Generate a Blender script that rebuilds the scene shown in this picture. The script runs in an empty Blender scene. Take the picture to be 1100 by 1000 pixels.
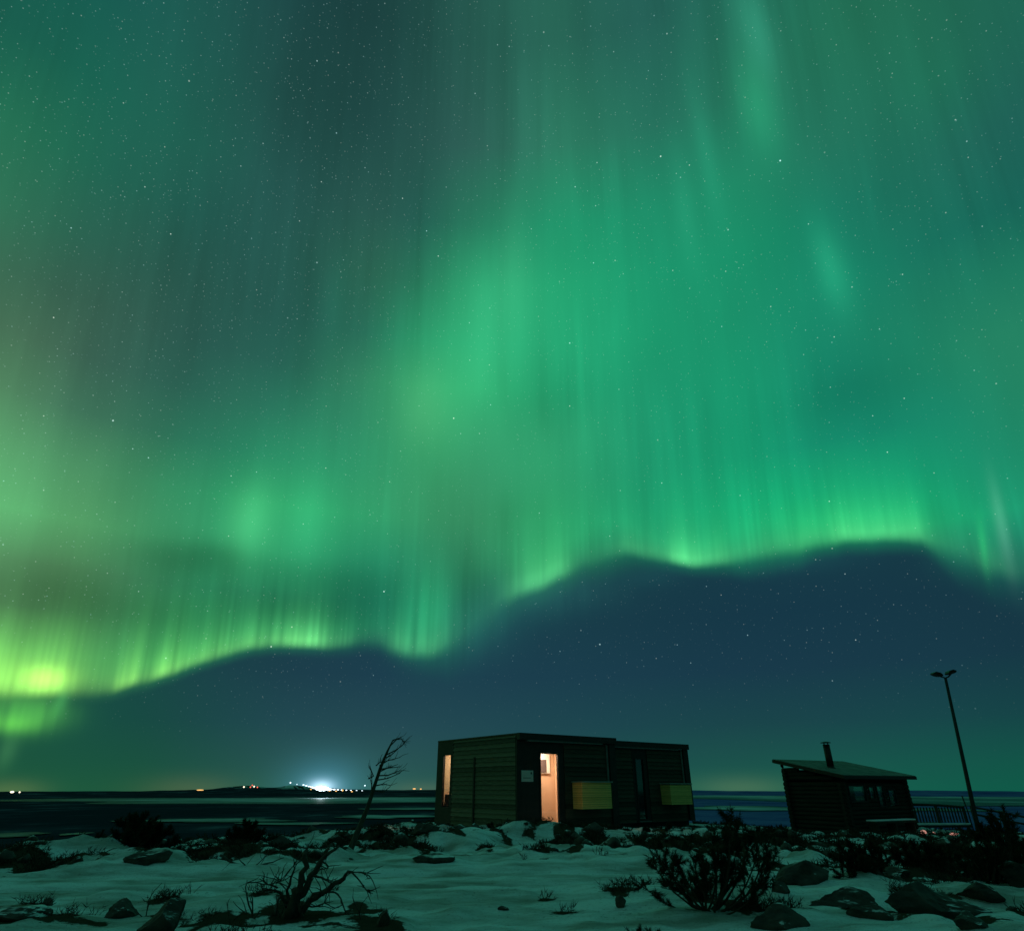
import bpy, bmesh, math, random
import numpy as np
from mathutils import Vector, noise as mnoise

scene = bpy.context.scene
COL = scene.collection
R = math.radians
PI = math.pi

# ------------------------------------------------------------------ camera
F_PX, EYE_Y, CAM_H = 673.0, 345.0, 1.2          # focal length in photo pixels, eye level below centre
PITCH = math.atan(EYE_Y / F_PX)
CP, SP = math.cos(PITCH), math.sin(PITCH)
cam_d = bpy.data.cameras.new("camera")
cam_d.sensor_fit = 'HORIZONTAL'
cam_d.sensor_width = 36.0
cam_d.lens = 36.0 * F_PX / 1100.0
cam_d.clip_start, cam_d.clip_end = 0.05, 200000.0
cam = bpy.data.objects.new("camera", cam_d)
COL.objects.link(cam)
cam.location = (0, 0, CAM_H)
cam.rotation_euler = (PI / 2 + PITCH, 0, 0)
scene.camera = cam
scene.view_settings.view_transform = 'Standard'
scene.view_settings.look = 'None'
scene.view_settings.exposure = 0.0
scene.view_settings.gamma = 1.0


def ray(px, py):
    u, v = px - 550.0, 500.0 - py
    return Vector((u, F_PX * CP - v * SP, F_PX * SP + v * CP))


def at(px, py, Y):
    d = ray(px, py)
    return Vector((0, 0, CAM_H)) + d * (Y / d.y)


def azel(px, py):
    d = ray(px, py).normalized()
    return math.atan2(d.x, d.y), math.asin(d.z)


def lin(c):
    o = []
    for v in c[:3]:
        v = max(0.0, v) / 255.0
        o.append(v / 12.92 if v <= 0.04045 else ((v + 0.055) / 1.055) ** 2.4)
    return tuple(o)


def smooth(a, b, x):
    t = np.clip((x - a) / (b - a), 0, 1)
    return t * t * (3 - 2 * t)


# ------------------------------------------------------------------ sky: aurora, night air, stars
world = bpy.data.worlds.new("World")
scene.world = world
world.use_nodes = True
wt = world.node_tree
wt.nodes.clear()


def wn(kind, **kw):
    n = wt.nodes.new(kind)
    for k, v in kw.items():
        setattr(n, k, v)
    return n


def put(sock, v):
    if isinstance(v, bpy.types.NodeSocket):
        wt.links.new(v, sock)
    else:
        sock.default_value = v


def M(op, a, b=None, c=None, clamp=False):
    n = wn('ShaderNodeMath', operation=op, use_clamp=clamp)
    put(n.inputs[0], a)
    if b is not None:
        put(n.inputs[1], b)
    if c is not None:
        put(n.inputs[2], c)
    return n.outputs[0]


def SM(x, a, b, lo=0.0, hi=1.0, interp='SMOOTHSTEP'):
    n = wn('ShaderNodeMapRange', interpolation_type=interp, clamp=True)
    put(n.inputs[0], x)
    put(n.inputs[1], a)
    put(n.inputs[2], b)
    put(n.inputs[3], lo)
    put(n.inputs[4], hi)
    return n.outputs[0]


def MIX(f, a, b, mode='MIX'):
    n = wn('ShaderNodeMix', data_type='RGBA', blend_type=mode, clamp_factor=False)
    put(n.inputs[0], f)
    put(n.inputs[6], a if isinstance(a, bpy.types.NodeSocket) else (*a, 1))
    put(n.inputs[7], b if isinstance(b, bpy.types.NodeSocket) else (*b, 1))
    return n.outputs[2]


def SCALE(col, f):
    n = wn('ShaderNodeVectorMath', operation='SCALE')
    put(n.inputs[0], col)
    put(n.inputs[3], f)
    return n.outputs[0]


def ADD(a, b):
    n = wn('ShaderNodeVectorMath', operation='ADD')
    put(n.inputs[0], a)
    put(n.inputs[1], b)
    return n.outputs[0]


tc = wn('ShaderNodeTexCoord')
DIR = tc.outputs['Generated']
sx = wn('ShaderNodeSeparateXYZ')
wt.links.new(DIR, sx.inputs[0])
AZ = M('ARCTAN2', sx.outputs[0], sx.outputs[1])
EL = M('ARCSINE', M('MINIMUM', M('MAXIMUM', sx.outputs[2], -1.0), 1.0))
TILT = R(10)          # aurora rays meet at the magnetic zenith, a little behind the true one
AZM = M('ARCTAN2', sx.outputs[0], M('ADD', M('MULTIPLY', sx.outputs[1], math.cos(TILT)), M('MULTIPLY', sx.outputs[2], math.sin(TILT))))
AZR = R(60)
TT = M('MULTIPLY_ADD', AZ, 1 / (2 * AZR), 0.5, clamp=True)

# colours of the aurora veil (azimuth across, elevation down), as seen on the night
XS = [0, 100, 200, 300, 400, 500, 600, 700, 800, 900, 1000, 1100]
AUR = {
    0: [(28, 92, 78), (25, 90, 80), (33, 90, 84), (31, 70, 71), (29, 63, 63), (36, 80, 75), (40, 94, 85), (38, 92, 85), (37, 108, 90), (36, 106, 82), (36, 105, 84), (32, 97, 82)],
    80: [(32, 103, 80), (28, 97, 80), (34, 94, 84), (34, 76, 73), (33, 70, 69), (42, 90, 80), (45, 106, 88), (40, 98, 88), (38, 110, 88), (36, 112, 88), (35, 111, 88), (34, 98, 86)],
    160: [(48, 122, 88), (32, 100, 80), (34, 96, 83), (40, 86, 82), (38, 80, 77), (48, 92, 85), (48, 122, 98), (42, 120, 98), (38, 126, 98), (36, 112, 92), (35, 107, 91), (32, 94, 88)],
    240: [(56, 114, 86), (44, 100, 82), (40, 91, 82), (44, 90, 85), (48, 90, 82), (50, 116, 92), (43, 148, 108), (42, 145, 108), (38, 142, 105), (36, 120, 98), (35, 107, 92), (35, 105, 92)],
    300: [(66, 106, 83), (55, 95, 79), (46, 88, 79), (46, 94, 86), (50, 105, 86), (54, 150, 106), (46, 162, 114), (42, 150, 110), (38, 140, 105), (36, 134, 106), (38, 115, 95), (46, 124, 97)],
    360: [(82, 118, 89), (65, 98, 82), (48, 88, 80), (46, 95, 88), (48, 118, 95), (54, 166, 115), (48, 166, 117), (42, 152, 110), (38, 140, 105), (36, 131, 105), (48, 130, 100), (54, 128, 99)],
    420: [(90, 136, 97), (62, 102, 86), (50, 100, 86), (50, 114, 95), (60, 140, 102), (66, 174, 116), (52, 158, 111), (45, 142, 105), (40, 146, 108), (34, 124, 100), (40, 127, 101), (56, 128, 98)],
    480: [(100, 165, 110), (76, 130, 95), (55, 118, 92), (55, 140, 105), (58, 142, 105), (70, 155, 108), (66, 148, 104), (48, 138, 102), (36, 140, 104), (32, 128, 102), (38, 130, 104), (50, 130, 100)],
    540: [(107, 186, 118), (92, 168, 108), (65, 145, 100), (63, 168, 110), (56, 155, 106), (66, 140, 98), (64, 148, 102), (45, 140, 102), (36, 154, 106), (34, 156, 106), (35, 158, 106), (46, 136, 102)],
    580: [(102, 162, 106), (88, 150, 98), (70, 148, 102), (68, 174, 115), (54, 152, 106), (66, 138, 96), (68, 162, 105), (44, 145, 98), (46, 168, 108), (48, 178, 108), (44, 162, 104), (45, 118, 96)],
    620: [(86, 124, 86), (82, 130, 88), (60, 130, 92), (52, 132, 96), (40, 126, 98), (54, 124, 92), (60, 150, 100), (44, 135, 98), (46, 150, 104), (48, 160, 104), (44, 140, 100), (40, 105, 92)],
    660: [(86, 132, 86), (78, 138, 88), (60, 138, 92), (44, 126, 92), (36, 116, 90), (42, 104, 86), (50, 120, 90), (40, 110, 90), (40, 120, 92), (40, 120, 92), (38, 110, 90), (36, 95, 88)],
    700: [(110, 185, 95), (84, 156, 90), (74, 166, 95), (54, 156, 94), (40, 120, 90), (38, 98, 86), (40, 100, 86), (38, 100, 88), (38, 100, 88), (38, 100, 88), (36, 95, 86), (34, 90, 84)],
    760: [(96, 165, 82), (76, 145, 84), (60, 150, 92), (50, 140, 92), (38, 115, 88), (36, 98, 86), (36, 98, 86), (36, 98, 86), (36, 98, 86), (36, 98, 86), (36, 95, 86), (34, 90, 84)],
}
NIGHT = {
    580: [(34, 90, 82), (32, 85, 82), (31, 80, 82), (30, 76, 82), (30, 74, 82), (30, 74, 82), (29, 72, 82), (27, 66, 80), (26, 64, 80), (26, 64, 80), (26, 62, 78), (26, 60, 76)],
    650: [(30, 84, 78), (30, 80, 80), (30, 74, 82), (30, 70, 83), (30, 68, 84), (29, 68, 84), (28, 66, 82), (26, 62, 80), (25, 60, 80), (25, 60, 80), (25, 59, 78), (25, 58, 77)],
    720: [(28, 84, 74), (28, 80, 76), (30, 74, 81), (32, 68, 84), (32, 66, 87), (31, 66, 87), (30, 66, 87), (29, 64, 85), (28, 63, 84), (28, 63, 83), (27, 63, 82), (26, 62, 79)],
    780: [(28, 88, 72), (26, 84, 74), (30, 79, 79), (38, 79, 91), (42, 80, 94), (38, 78, 92), (34, 75, 89), (31, 75, 86), (30, 75, 84), (29, 76, 84), (27, 78, 83), (24, 77, 80)],
    825: [(38, 94, 70), (28, 91, 71), (34, 88, 75), (46, 92, 92), (50, 96, 97), (42, 86, 90), (36, 86, 87), (33, 88, 86), (32, 91, 85), (28, 93, 85), (24, 94, 84), (20, 94, 80)],
    847: [(40, 98, 68), (30, 94, 70), (40, 94, 72), (48, 100, 92), (52, 104, 98), (44, 94, 88), (38, 96, 88), (36, 100, 88), (40, 104, 86), (28, 100, 86), (22, 98, 84), (18, 96, 80)],
}


# a column more where the bright band has its sharp western border
XS.insert(5, 450)
for _t, _m in ((AUR, {240: (47, 95, 84), 300: (50, 116, 90), 360: (52, 152, 108), 420: (68, 170, 113), 480: (69, 160, 107), 540: (62, 148, 102)}), (NIGHT, {})):
    for _y in _t:
        a_, b_ = _t[_y][4], _t[_y][5]
        _t[_y].insert(5, _m.get(_y, tuple((p + q) / 2 for p, q in zip(a_, b_))))
for _y in NIGHT:
    NIGHT[_y] = [(r * .87, g * .92, b * .88) for r, g, b in NIGHT[_y]]


def table(tab, px, py):
    ys = sorted(tab)
    py = min(max(py, ys[0]), ys[-1])
    px = min(max(px, 0), 1100)
    i = max(0, min(len(ys) - 2, sum(1 for y in ys if y <= py) - 1))
    f = (py - ys[i]) / (ys[i + 1] - ys[i])
    j = max(0, min(len(XS) - 2, sum(1 for x in XS if x <= px) - 1))
    g = (px - XS[j]) / (XS[j + 1] - XS[j])
    out = []
    for k in range(3):
        a = tab[ys[i]][j][k] * (1 - g) + tab[ys[i]][j + 1][k] * g
        b = tab[ys[i + 1]][j][k] * (1 - g) + tab[ys[i + 1]][j + 1][k] * g
        out.append(a * (1 - f) + b * f)
    return lin(out)


def px_of(az, el):
    d = Vector((math.sin(az) * math.cos(el), math.cos(az) * math.cos(el), math.sin(el)))
    fw = d.y * CP + d.z * SP
    up = -d.y * SP + d.z * CP
    fw = max(fw, 0.05)
    return 550 + F_PX * d.x / fw, 500 - F_PX * up / fw


def sky_field(tab, els, nst=31):
    acc = None
    for i, e in enumerate(els):
        rp = wn('ShaderNodeValToRGB')
        cr = rp.color_ramp
        cr.interpolation = 'CARDINAL'
        for k in range(1, nst - 1):
            cr.elements.new(k / (nst - 1))
        for k, el in enumerate(cr.elements):
            el.color = (*table(tab, *px_of((el.position - 0.5) * 2 * AZR, R(e))), 1)
        wt.links.new(TT, rp.inputs[0])
        if acc is None:
            acc = rp.outputs[0]
        else:
            acc = MIX(SM(EL, R(els[i - 1]), R(e), interp='LINEAR'), acc, rp.outputs[0])
    return acc


for _y, _k in ((420, 1.03), (480, 1.06), (540, 1.08), (580, 1.06)):
    AUR[_y] = [c if i < 7 else (c[0] * .92, c[1] * _k, c[2] * _k) for i, c in enumerate(AUR[_y])]
for _y in AUR:
    AUR[_y] = [(r * (.92 if i < 2 else .95 if _y < 240 else (.90 if i < 5 and _y < 480 else .80 if i < 8 else .70)), g * (1.0 if i < 2 else 1.02), b) for i, (r, g, b) in enumerate(AUR[_y])]
VEIL = sky_field(AUR, [5.5, 8.5, 11.5, 14.5, 18, 22, 26, 30, 34, 38, 43, 48, 54, 61])
DARK = sky_field(NIGHT, [0, 1.5, 4.5, 8.5, 13, 18], 19)


def curve_az(pts, scale):
    """value over azimuth, from (photo x, photo y or None, value) triples already turned to (azimuth, value)"""
    n = wn('ShaderNodeFloatCurve')
    cv = n.mapping.curves[0]
    pts = sorted(pts)
    pts = [(-AZR, pts[0][1])] + pts + [(AZR, pts[-1][1])]
    cv.points[0].location = ((pts[0][0] / AZR + 1) / 2, pts[0][1] / scale)
    cv.points[1].location = ((pts[-1][0] / AZR + 1) / 2, pts[-1][1] / scale)
    for a, v in pts[1:-1]:
        cv.points.new((a / AZR + 1) / 2, v / scale)
    for p in cv.points:
        p.handle_type = 'AUTO_CLAMPED'
    n.mapping.update()
    wt.links.new(TT, n.inputs['Value'])
    return M('MULTIPLY', n.outputs[0], scale)


# lower border of the curtain: photo x, photo y, brightness, softness (degrees)
EDGE = [(0, 741, 1.0, .8), (25, 742, 1.2, .7), (50, 742, 1.5, .7), (68, 741, .9, .7), (85, 740, .40, .9), (105, 740, .30, .7), (125, 739, .55, .6), (138, 735, .85, .5),
        (152, 731, .45, .5), (165, 728, .55, .5), (178, 724, .85, .5), (192, 719, .60, .5), (205, 714, .50, .5), (225, 707, .55, .5), (245, 701, .50, .5), (270, 695, .45, .5),
        (300, 692, .55, .5), (330, 693, .95, .5), (350, 693, .75, .6), (375, 691, .30, .6), (400, 687, .12, .9), (418, 693, .30, 1.0), (435, 699, .50, 1.0), (455, 700, .50, 1.0),
        (475, 694, .32, 1.3), (495, 680, .12, 2.0), (515, 663, .06, 2.4), (533, 647, .14, 1.9), (550, 637, .48, 1.3), (565, 632, .72, 1.0), (580, 627, .95, 1.0),
        (596, 619, .85, 1.0), (612, 612, .42, 1.0), (628, 603, .14, 1.1), (650, 597, .16, .9), (672, 592, .34, .8), (690, 595, .40, .7), (705, 598, .40, .7), (722, 602, .80, .6),
        (738, 605, 1.15, .6), (755, 605, .85, .6), (780, 602, .55, .7), (810, 596, .34, .9), (840, 590, .36, 1.0), (862, 586, .50, .9), (880, 582, .44, .8), (900, 579, .75, .7),
        (925, 578, .80, .6), (950, 577, .74, .6), (980, 577, .70, .8), (1000, 580, .36, 1.4), (1020, 586, .20, 1.8), (1040, 594, .16, 1.8), (1058, 606, .24, 1.4),
        (1075, 610, .22, 1.3), (1100, 614, .12, 1.4)]
E0 = curve_az([azel(x, y) for x, y, a, s in EDGE], R(30))
AMP = curve_az([(azel(x, y)[0], a) for x, y, a, s in EDGE], 2.0)
SOFT = curve_az([(azel(x, y)[0], R(s)) for x, y, a, s in EDGE], R(4))


def noise2(fa, fe, detail, off=0.0, rough=0.5):
    cx = wn('ShaderNodeCombineXYZ')
    put(cx.inputs[0], M('MULTIPLY', AZM, fa))
    put(cx.inputs[1], M('MULTIPLY', EL, fe))
    cx.inputs[2].default_value = off
    nz = wn('ShaderNodeTexNoise')
    nz.inputs['Scale'].default_value = 1.0
    nz.inputs['Detail'].default_value = detail
    nz.inputs['Roughness'].default_value = rough
    wt.links.new(cx.outputs[0], nz.inputs['Vector'])
    return nz.outputs[0]


RAYS = noise2(46, 1.6, 2.0, 0.0, 0.6)
MID = noise2(24, 1.2, 3.0, 12.0, 0.65)
FINE = noise2(150, 2.4, 1.0, 3.0)
WIDE = noise2(9, 3.0, 2.0, 7.0)
E1 = M('ADD', E0, M('MULTIPLY', M('SUBTRACT', RAYS, 0.5), M('MULTIPLY', SOFT, 0.7)))
ABOVE = M('SUBTRACT', EL, E1)
MASK = SM(ABOVE, M('MULTIPLY', SOFT, -1.0), M('MULTIPLY', SOFT, 1.1))
VWID = curve_az([(azel(x, y)[0], R(w)) for x, y, w in [(0, 740, 1.1), (130, 735, 1.0), (250, 700, 1.0), (380, 690, 1.2), (440, 697, 1.6), (475, 690, 2.8), (500, 670, 4.0), (525, 648, 4.0), (548, 632, 3.2), (575, 625, 2.3),
                (620, 606, 2.2), (650, 597, 2.5), (690, 595, 1.7), (740, 604, 1.3), (780, 602, 1.6), (815, 595, 2.2), (850, 588, 2.0), (890, 580, 1.5), (970, 577, 1.5), (1005, 582, 2.6), (1040, 600, 3.6), (1090, 612, 3.4)]], R(6))
VMASK = SM(ABOVE, M('MULTIPLY', VWID, -1.15), M('MULTIPLY', VWID, 1.35))
# the veil, streaked near its foot
ray_w = M('MULTIPLY', SM(noise2(6.0, 5.0, 2.0, 41.0), 0.3, 0.6, 0.25, 1.15), M('MULTIPLY', SM(ABOVE, R(0), R(9), 0.9, 0.10), SM(AZ, R(-10), R(6), 1.0, 0.5)))
ray_g = M('ADD', 1.0, M('MULTIPLY', ray_w, M('ADD', M('MULTIPLY', M('SUBTRACT', RAYS, 0.5), 1.1), M('MULTIPLY', M('SUBTRACT', FINE, 0.5), 0.35))))
wide_g = M('ADD', 1.0, M('ADD', M('MULTIPLY', M('SUBTRACT', WIDE, 0.5), 0.32), M('MULTIPLY', M('MULTIPLY', M('SUBTRACT', MID, 0.5), 0.62), SM(noise2(4.0, 3.5, 2.0, 31.0), 0.35, 0.7))))
veil = SCALE(VEIL, M('MULTIPLY', ray_g, wide_g))
col = MIX(VMASK, DARK, veil)
# the bright foot of the curtain
h1 = M('EXPONENT', M('DIVIDE', M('MAXIMUM', ABOVE, 0.0), -R(1.15)))
h2 = M('EXPONENT', M('DIVIDE', M('MAXIMUM', ABOVE, 0.0), -R(2.8)))
streak = M('MAXIMUM', M('ADD', -0.42, M('ADD', M('MULTIPLY', RAYS, 2.2), M('MULTIPLY', FINE, 0.75))), 0.12)
streak = M('MULTIPLY_ADD', M('SUBTRACT', streak, 1.0), SM(AZ, R(-14), R(4), 1.0, 0.45), 1.0)
foot = M('MULTIPLY', M('MULTIPLY', AMP, streak), MASK)
LEFTNESS = SM(AZ, R(-36), R(-8), 1.0, 0.0)
c1 = MIX(LEFTNESS, lin((92, 190, 112)), lin((148, 208, 84)))
c2 = MIX(LEFTNESS, lin((40, 160, 80)), lin((80, 165, 66)))
col = ADD(col, SCALE(c1, M('MULTIPLY', foot, h1)))
col = ADD(col, SCALE(c2, M('MULTIPLY', foot, M('MULTIPLY', h2, 0.36))))


def blob(px, py, wx, wy, c, amp=1.0, slant=0.0, rays=0.0):
    a0, e0 = azel(px, py)
    a1, _ = azel(px + wx, py)
    _, e1 = azel(px, py - wy)
    sa, se = abs(a1 - a0), abs(e1 - e0)
    dx = M('SUBTRACT', AZ, a0)
    dy = M('SUBTRACT', EL, e0)
    if slant:
        dx = M('ADD', dx, M('MULTIPLY', dy, slant))
    q = M('ADD', M('POWER', M('ABSOLUTE', M('DIVIDE', dx, sa)), 2.0), M('POWER', M('ABSOLUTE', M('DIVIDE', dy, se)), 2.0))
    g = M('MULTIPLY', M('EXPONENT', M('MULTIPLY', q, -0.7)), amp)
    if rays:
        g = M('MULTIPLY', g, M('ADD', 1 - rays, M('MULTIPLY', RAYS, 2 * rays)))
    return SCALE(c if isinstance(c, bpy.types.NodeSocket) else lin(c), g)


for b in [
    (810, 30, 16, 60, (30, 95, 75)), (814, 115, 18, 50, (18, 95, 62)), (757, 160, 9, 70, (10, 62, 45)),
    (893, 290, 14, 40, (20, 90, 62)), (735, 225, 10, 60, (12, 55, 40)), (552, 290, 14, 60, (22, 56, 36)), (520, 350, 10, 50, (10, 44, 28)),
    (268, 560, 20, 32, (48, 115, 70)), (330, 560, 18, 40, (20, 80, 50)), (455, 435, 22, 36, (36, 60, 35)), (360, 320, 10, 40, (8, 46, 36)), (535, 330, 40, 60, (20, 62, 40)), (478, 395, 50, 52, (18, 50, 30)), (450, 450, 34, 34, (18, 40, 22)),
    (1076, 565, 6, 38, (60, 90, 80), 1.0, -0.14), (1056, 585, 4, 22, (20, 110, 50), 1.0, -0.18),
    (26, 766, 36, 15, (72, 152, 52), 1.0, 0, 0.8), (66, 752, 6, 14, (46, 110, 50), .8), (12, 778, 22, 8, (80, 160, 45), .8, 0, .8), (8, 806, 9, 16, (45, 85, 45), .7, 0, .5),
    (48, 727, 20, 10, (160, 200, 66), .9), (5, 722, 22, 18, (100, 150, 50), .5),
    (460, 655, 24, 34, (20, 110, 66), .9, 0, .5), (430, 540, 60, 40, (30, 30, 15), .6),
    (505, 668, 20, 30, (20, 74, 60), .7, 0, .5), (538, 655, 22, 30, (18, 68, 56), .6, 0, .35), (578, 642, 26, 20, (16, 62, 50), .7, 0, .35), (620, 632, 36, 18, (14, 50, 42), .8, 0, .9), (1035, 588, 30, 24, (10, 62, 42), .8, 0, .5),
    (700, 618, 30, 10, (8, 44, 38), .6), (860, 604, 60, 10, (8, 44, 38), .6),
]:
    col = ADD(col, blob(*b))


def dim(px, py, wx, wy, amp):
    global col
    k = M('SUBTRACT', 1.0, blob_g(px, py, wx, wy, amp))
    col = SCALE(col, k)


def blob_g(px, py, wx, wy, amp):
    a0, e0 = azel(px, py)
    sa = abs(azel(px + wx, py)[0] - a0)
    se = abs(azel(px, py - wy)[1] - e0)
    q = M('ADD', M('POWER', M('ABSOLUTE', M('DIVIDE', M('SUBTRACT', AZ, a0), sa)), 2.0), M('POWER', M('ABSOLUTE', M('DIVIDE', M('SUBTRACT', EL, e0), se)), 2.0))
    return M('MULTIPLY', M('EXPONENT', M('MULTIPLY', q, -0.7)), amp)


for d in [(205, 602, 60, 20, .34), (232, 592, 26, 12, .16), (360, 628, 70, 22, .26), (60, 630, 60, 24, .16), (508, 632, 22, 36, .20), (300, 650, 60, 14, .14), (130, 520, 30, 40, .08), (590, 435, 50, 26, .10), (650, 520, 34, 44, .12), (900, 430, 90, 26, .10), (355, 130, 60, 90, .18),
          (320, 400, 30, 50, .12), (520, 240, 26, 50, .06), (330, 320, 100, 90, .16), (130, 655, 110, 28, .30), (330, 660, 70, 18, .18), (560, 550, 50, 24, .10)]:
    dim(*d)

# light dome of the town in the night air
col = ADD(col, blob(348, 846, 34, 26, (46, 92, 116)))
col = ADD(col, blob(346, 846, 15, 9, (126, 165, 190), .9))
col = ADD(col, blob(345, 845, 9, 5, (205, 222, 235), .9))
col = ADD(col, blob(205, 848, 40, 12, (66, 52, 26), .7))
col = ADD(col, blob(796, 846, 40, 10, (64, 66, 40), .7))
col = ADD(col, blob(10, 850, 30, 10, (80, 80, 40), .7))
col = ADD(col, blob(456, 848, 30, 7, (60, 55, 30), .7))


def stars(scale, rad, amp, power, seed):
    mp = wn('ShaderNodeVectorMath', operation='MULTIPLY_ADD')
    put(mp.inputs[0], DIR)
    mp.inputs[1].default_value = (scale,) * 3
    mp.inputs[2].default_value = (seed, seed * 1.7, seed * 0.3)
    vo = wn('ShaderNodeTexVoronoi', voronoi_dimensions='3D', feature='F1')
    vo.inputs['Scale'].default_value = 1.0
    wt.links.new(mp.outputs[0], vo.inputs['Vector'])
    d = SM(vo.outputs['Distance'], 0.0, rad * scale, 1.0, 0.0, 'SMOOTHSTEP')
    sc = wn('ShaderNodeSeparateColor')
    wt.links.new(vo.outputs['Color'], sc.inputs[0])
    b = M('MULTIPLY', M('ADD', M('POWER', sc.outputs[0], power), 0.06), amp)
    tint = MIX(sc.outputs[1], (0.55, 0.95, 1.0), (0.9, 1.0, 0.85))
    return SCALE(tint, M('MULTIPLY', M('MULTIPLY', d, b), SM(EL, R(1.0), R(14))))


col = ADD(col, stars(64, 0.00115, 0.80, 3.0, 3.1))
col = ADD(col, stars(112, 0.00100, 0.30, 1.5, 11.7))
col = ADD(col, SCALE(stars(190, 0.00085, 0.26, 1.2, 23.9), SM(EL, R(16), R(38), 0.35, 1.0)))
col = ADD(col, SCALE(stars(150, 0.00100, 0.30, 1.4, 37.1), SM(AZ, R(-4), R(-22), 0.0, 1.0)))
col = ADD(col, stars(27, 0.00150, 1.3, 2.0, 5.3))
# the half of the sky away from the aurora is dark, and so is everything under the horizon
back = M('MULTIPLY', SM(M('ABSOLUTE', AZ), R(62), R(115)), SM(EL, R(60), R(84), 1.0, 0.0))
col = MIX(M('MULTIPLY', back, 0.62), col, lin((16, 44, 50)))
col = MIX(SM(EL, R(-3), R(-0.6)), lin((8, 22, 24)), col)
col = ADD(col, SCALE((0.075, 0.30, 0.31), SM(EL, R(66), R(80))))  # extra glow overhead, out of view, added to brighten the snow
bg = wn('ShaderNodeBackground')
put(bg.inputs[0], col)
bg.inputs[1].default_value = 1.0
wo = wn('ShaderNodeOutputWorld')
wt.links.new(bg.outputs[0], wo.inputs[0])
world.cycles.sampling_method = 'MANUAL'
world.cycles.sample_map_resolution = 512


# ------------------------------------------------------------------ materials
def new_mat(name):
    m = bpy.data.materials.new(name)
    m.use_nodes = True
    nt = m.node_tree
    return m, nt, nt.nodes['Principled BSDF']


def mat(name, c1, c2=None, scale=8.0, rough=0.8, bump=0.0, stretch=(1, 1, 1), metallic=0.0, detail=5.0, spec=0.3, bscale=None):
    m, nt, b = new_mat(name)
    b.inputs['Roughness'].default_value = rough
    b.inputs['Metallic'].default_value = metallic
    b.inputs['Specular IOR Level'].default_value = spec
    t = nt.nodes.new('ShaderNodeTexCoord')
    mp = nt.nodes.new('ShaderNodeMapping')
    mp.inputs['Scale'].default_value = stretch
    nt.links.new(t.outputs['Object'], mp.inputs['Vector'])
    nz = nt.nodes.new('ShaderNodeTexNoise')
    nz.inputs['Scale'].default_value = scale
    nz.inputs['Detail'].default_value = detail
    nt.links.new(mp.outputs[0], nz.inputs['Vector'])
    rp = nt.nodes.new('ShaderNodeValToRGB')
    rp.color_ramp.elements[0].position, rp.color_ramp.elements[1].position = 0.3, 0.7
    rp.color_ramp.elements[0].color = (*c1, 1)
    rp.color_ramp.elements[1].color = (*(c2 or c1), 1)
    nt.links.new(nz.outputs[0], rp.inputs[0])
    nt.links.new(rp.outputs[0], b.inputs['Base Color'])
    if bump:
        bp = nt.nodes.new('ShaderNodeBump')
        bp.inputs['Strength'].default_value = bump
        bp.inputs['Distance'].default_value = 0.02
        nt.links.new(nz.outputs[0], bp.inputs['Height'])
        nt.links.new(bp.outputs[0], b.inputs['Normal'])
    return m


def emit(name, c, s):
    m, nt, b = new_mat(name)
    b.inputs['Base Color'].default_value = (*c, 1)
    b.inputs['Emission Color'].default_value = (*c, 1)
    b.inputs['Emission Strength'].default_value = s
    return m


def boards(name, c1, c2, pitch, rough=0.75):
    """weathered horizontal boards: each board its own tone, grain along the board"""
    m, nt, b = new_mat(name)
    b.inputs['Roughness'].default_value = rough
    b.inputs['Specular IOR Level'].default_value = 0.25
    t = nt.nodes.new('ShaderNodeTexCoord')
    sp = nt.nodes.new('ShaderNodeSeparateXYZ')
    nt.links.new(t.outputs['Object'], sp.inputs[0])
    dv = nt.nodes.new('ShaderNodeMath'); dv.operation = 'DIVIDE'; dv.inputs[1].default_value = pitch
    nt.links.new(sp.outputs[2], dv.inputs[0])
    fl = nt.nodes.new('ShaderNodeMath'); fl.operation = 'FLOOR'
    nt.links.new(dv.outputs[0], fl.inputs[0])
    wn_ = nt.nodes.new('ShaderNodeTexWhiteNoise'); wn_.noise_dimensions = '1D'
    nt.links.new(fl.outputs[0], wn_.inputs['W'])
    mp = nt.nodes.new('ShaderNodeMapping'); mp.inputs['Scale'].default_value = (1.6, 1.6, 26)
    nt.links.new(t.outputs['Object'], mp.inputs['Vector'])
    nz = nt.nodes.new('ShaderNodeTexNoise'); nz.inputs['Scale'].default_value = 2.2; nz.inputs['Detail'].default_value = 6
    nt.links.new(mp.outputs[0], nz.inputs['Vector'])
    ad = nt.nodes.new('ShaderNodeMath'); ad.operation = 'MULTIPLY_ADD'; ad.inputs[1].default_value = 0.45
    nt.links.new(wn_.outputs[0], ad.inputs[0])
    nt.links.new(nz.outputs[0], ad.inputs[2])
    rp = nt.nodes.new('ShaderNodeValToRGB')
    rp.color_ramp.elements[0].position, rp.color_ramp.elements[1].position = 0.42, 1.0
    rp.color_ramp.elements[0].color = (*c1, 1)
    rp.color_ramp.elements[1].color = (*c2, 1)
    nt.links.new(ad.outputs[0], rp.inputs[0])
    nt.links.new(rp.outputs[0], b.inputs['Base Color'])
    bp = nt.nodes.new('ShaderNodeBump'); bp.inputs['Strength'].default_value = 0.4; bp.inputs['Distance'].default_value = 0.01
    nt.links.new(nz.outputs[0], bp.inputs['Height'])
    nt.links.new(bp.outputs[0], b.inputs['Normal'])
    return m


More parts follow.
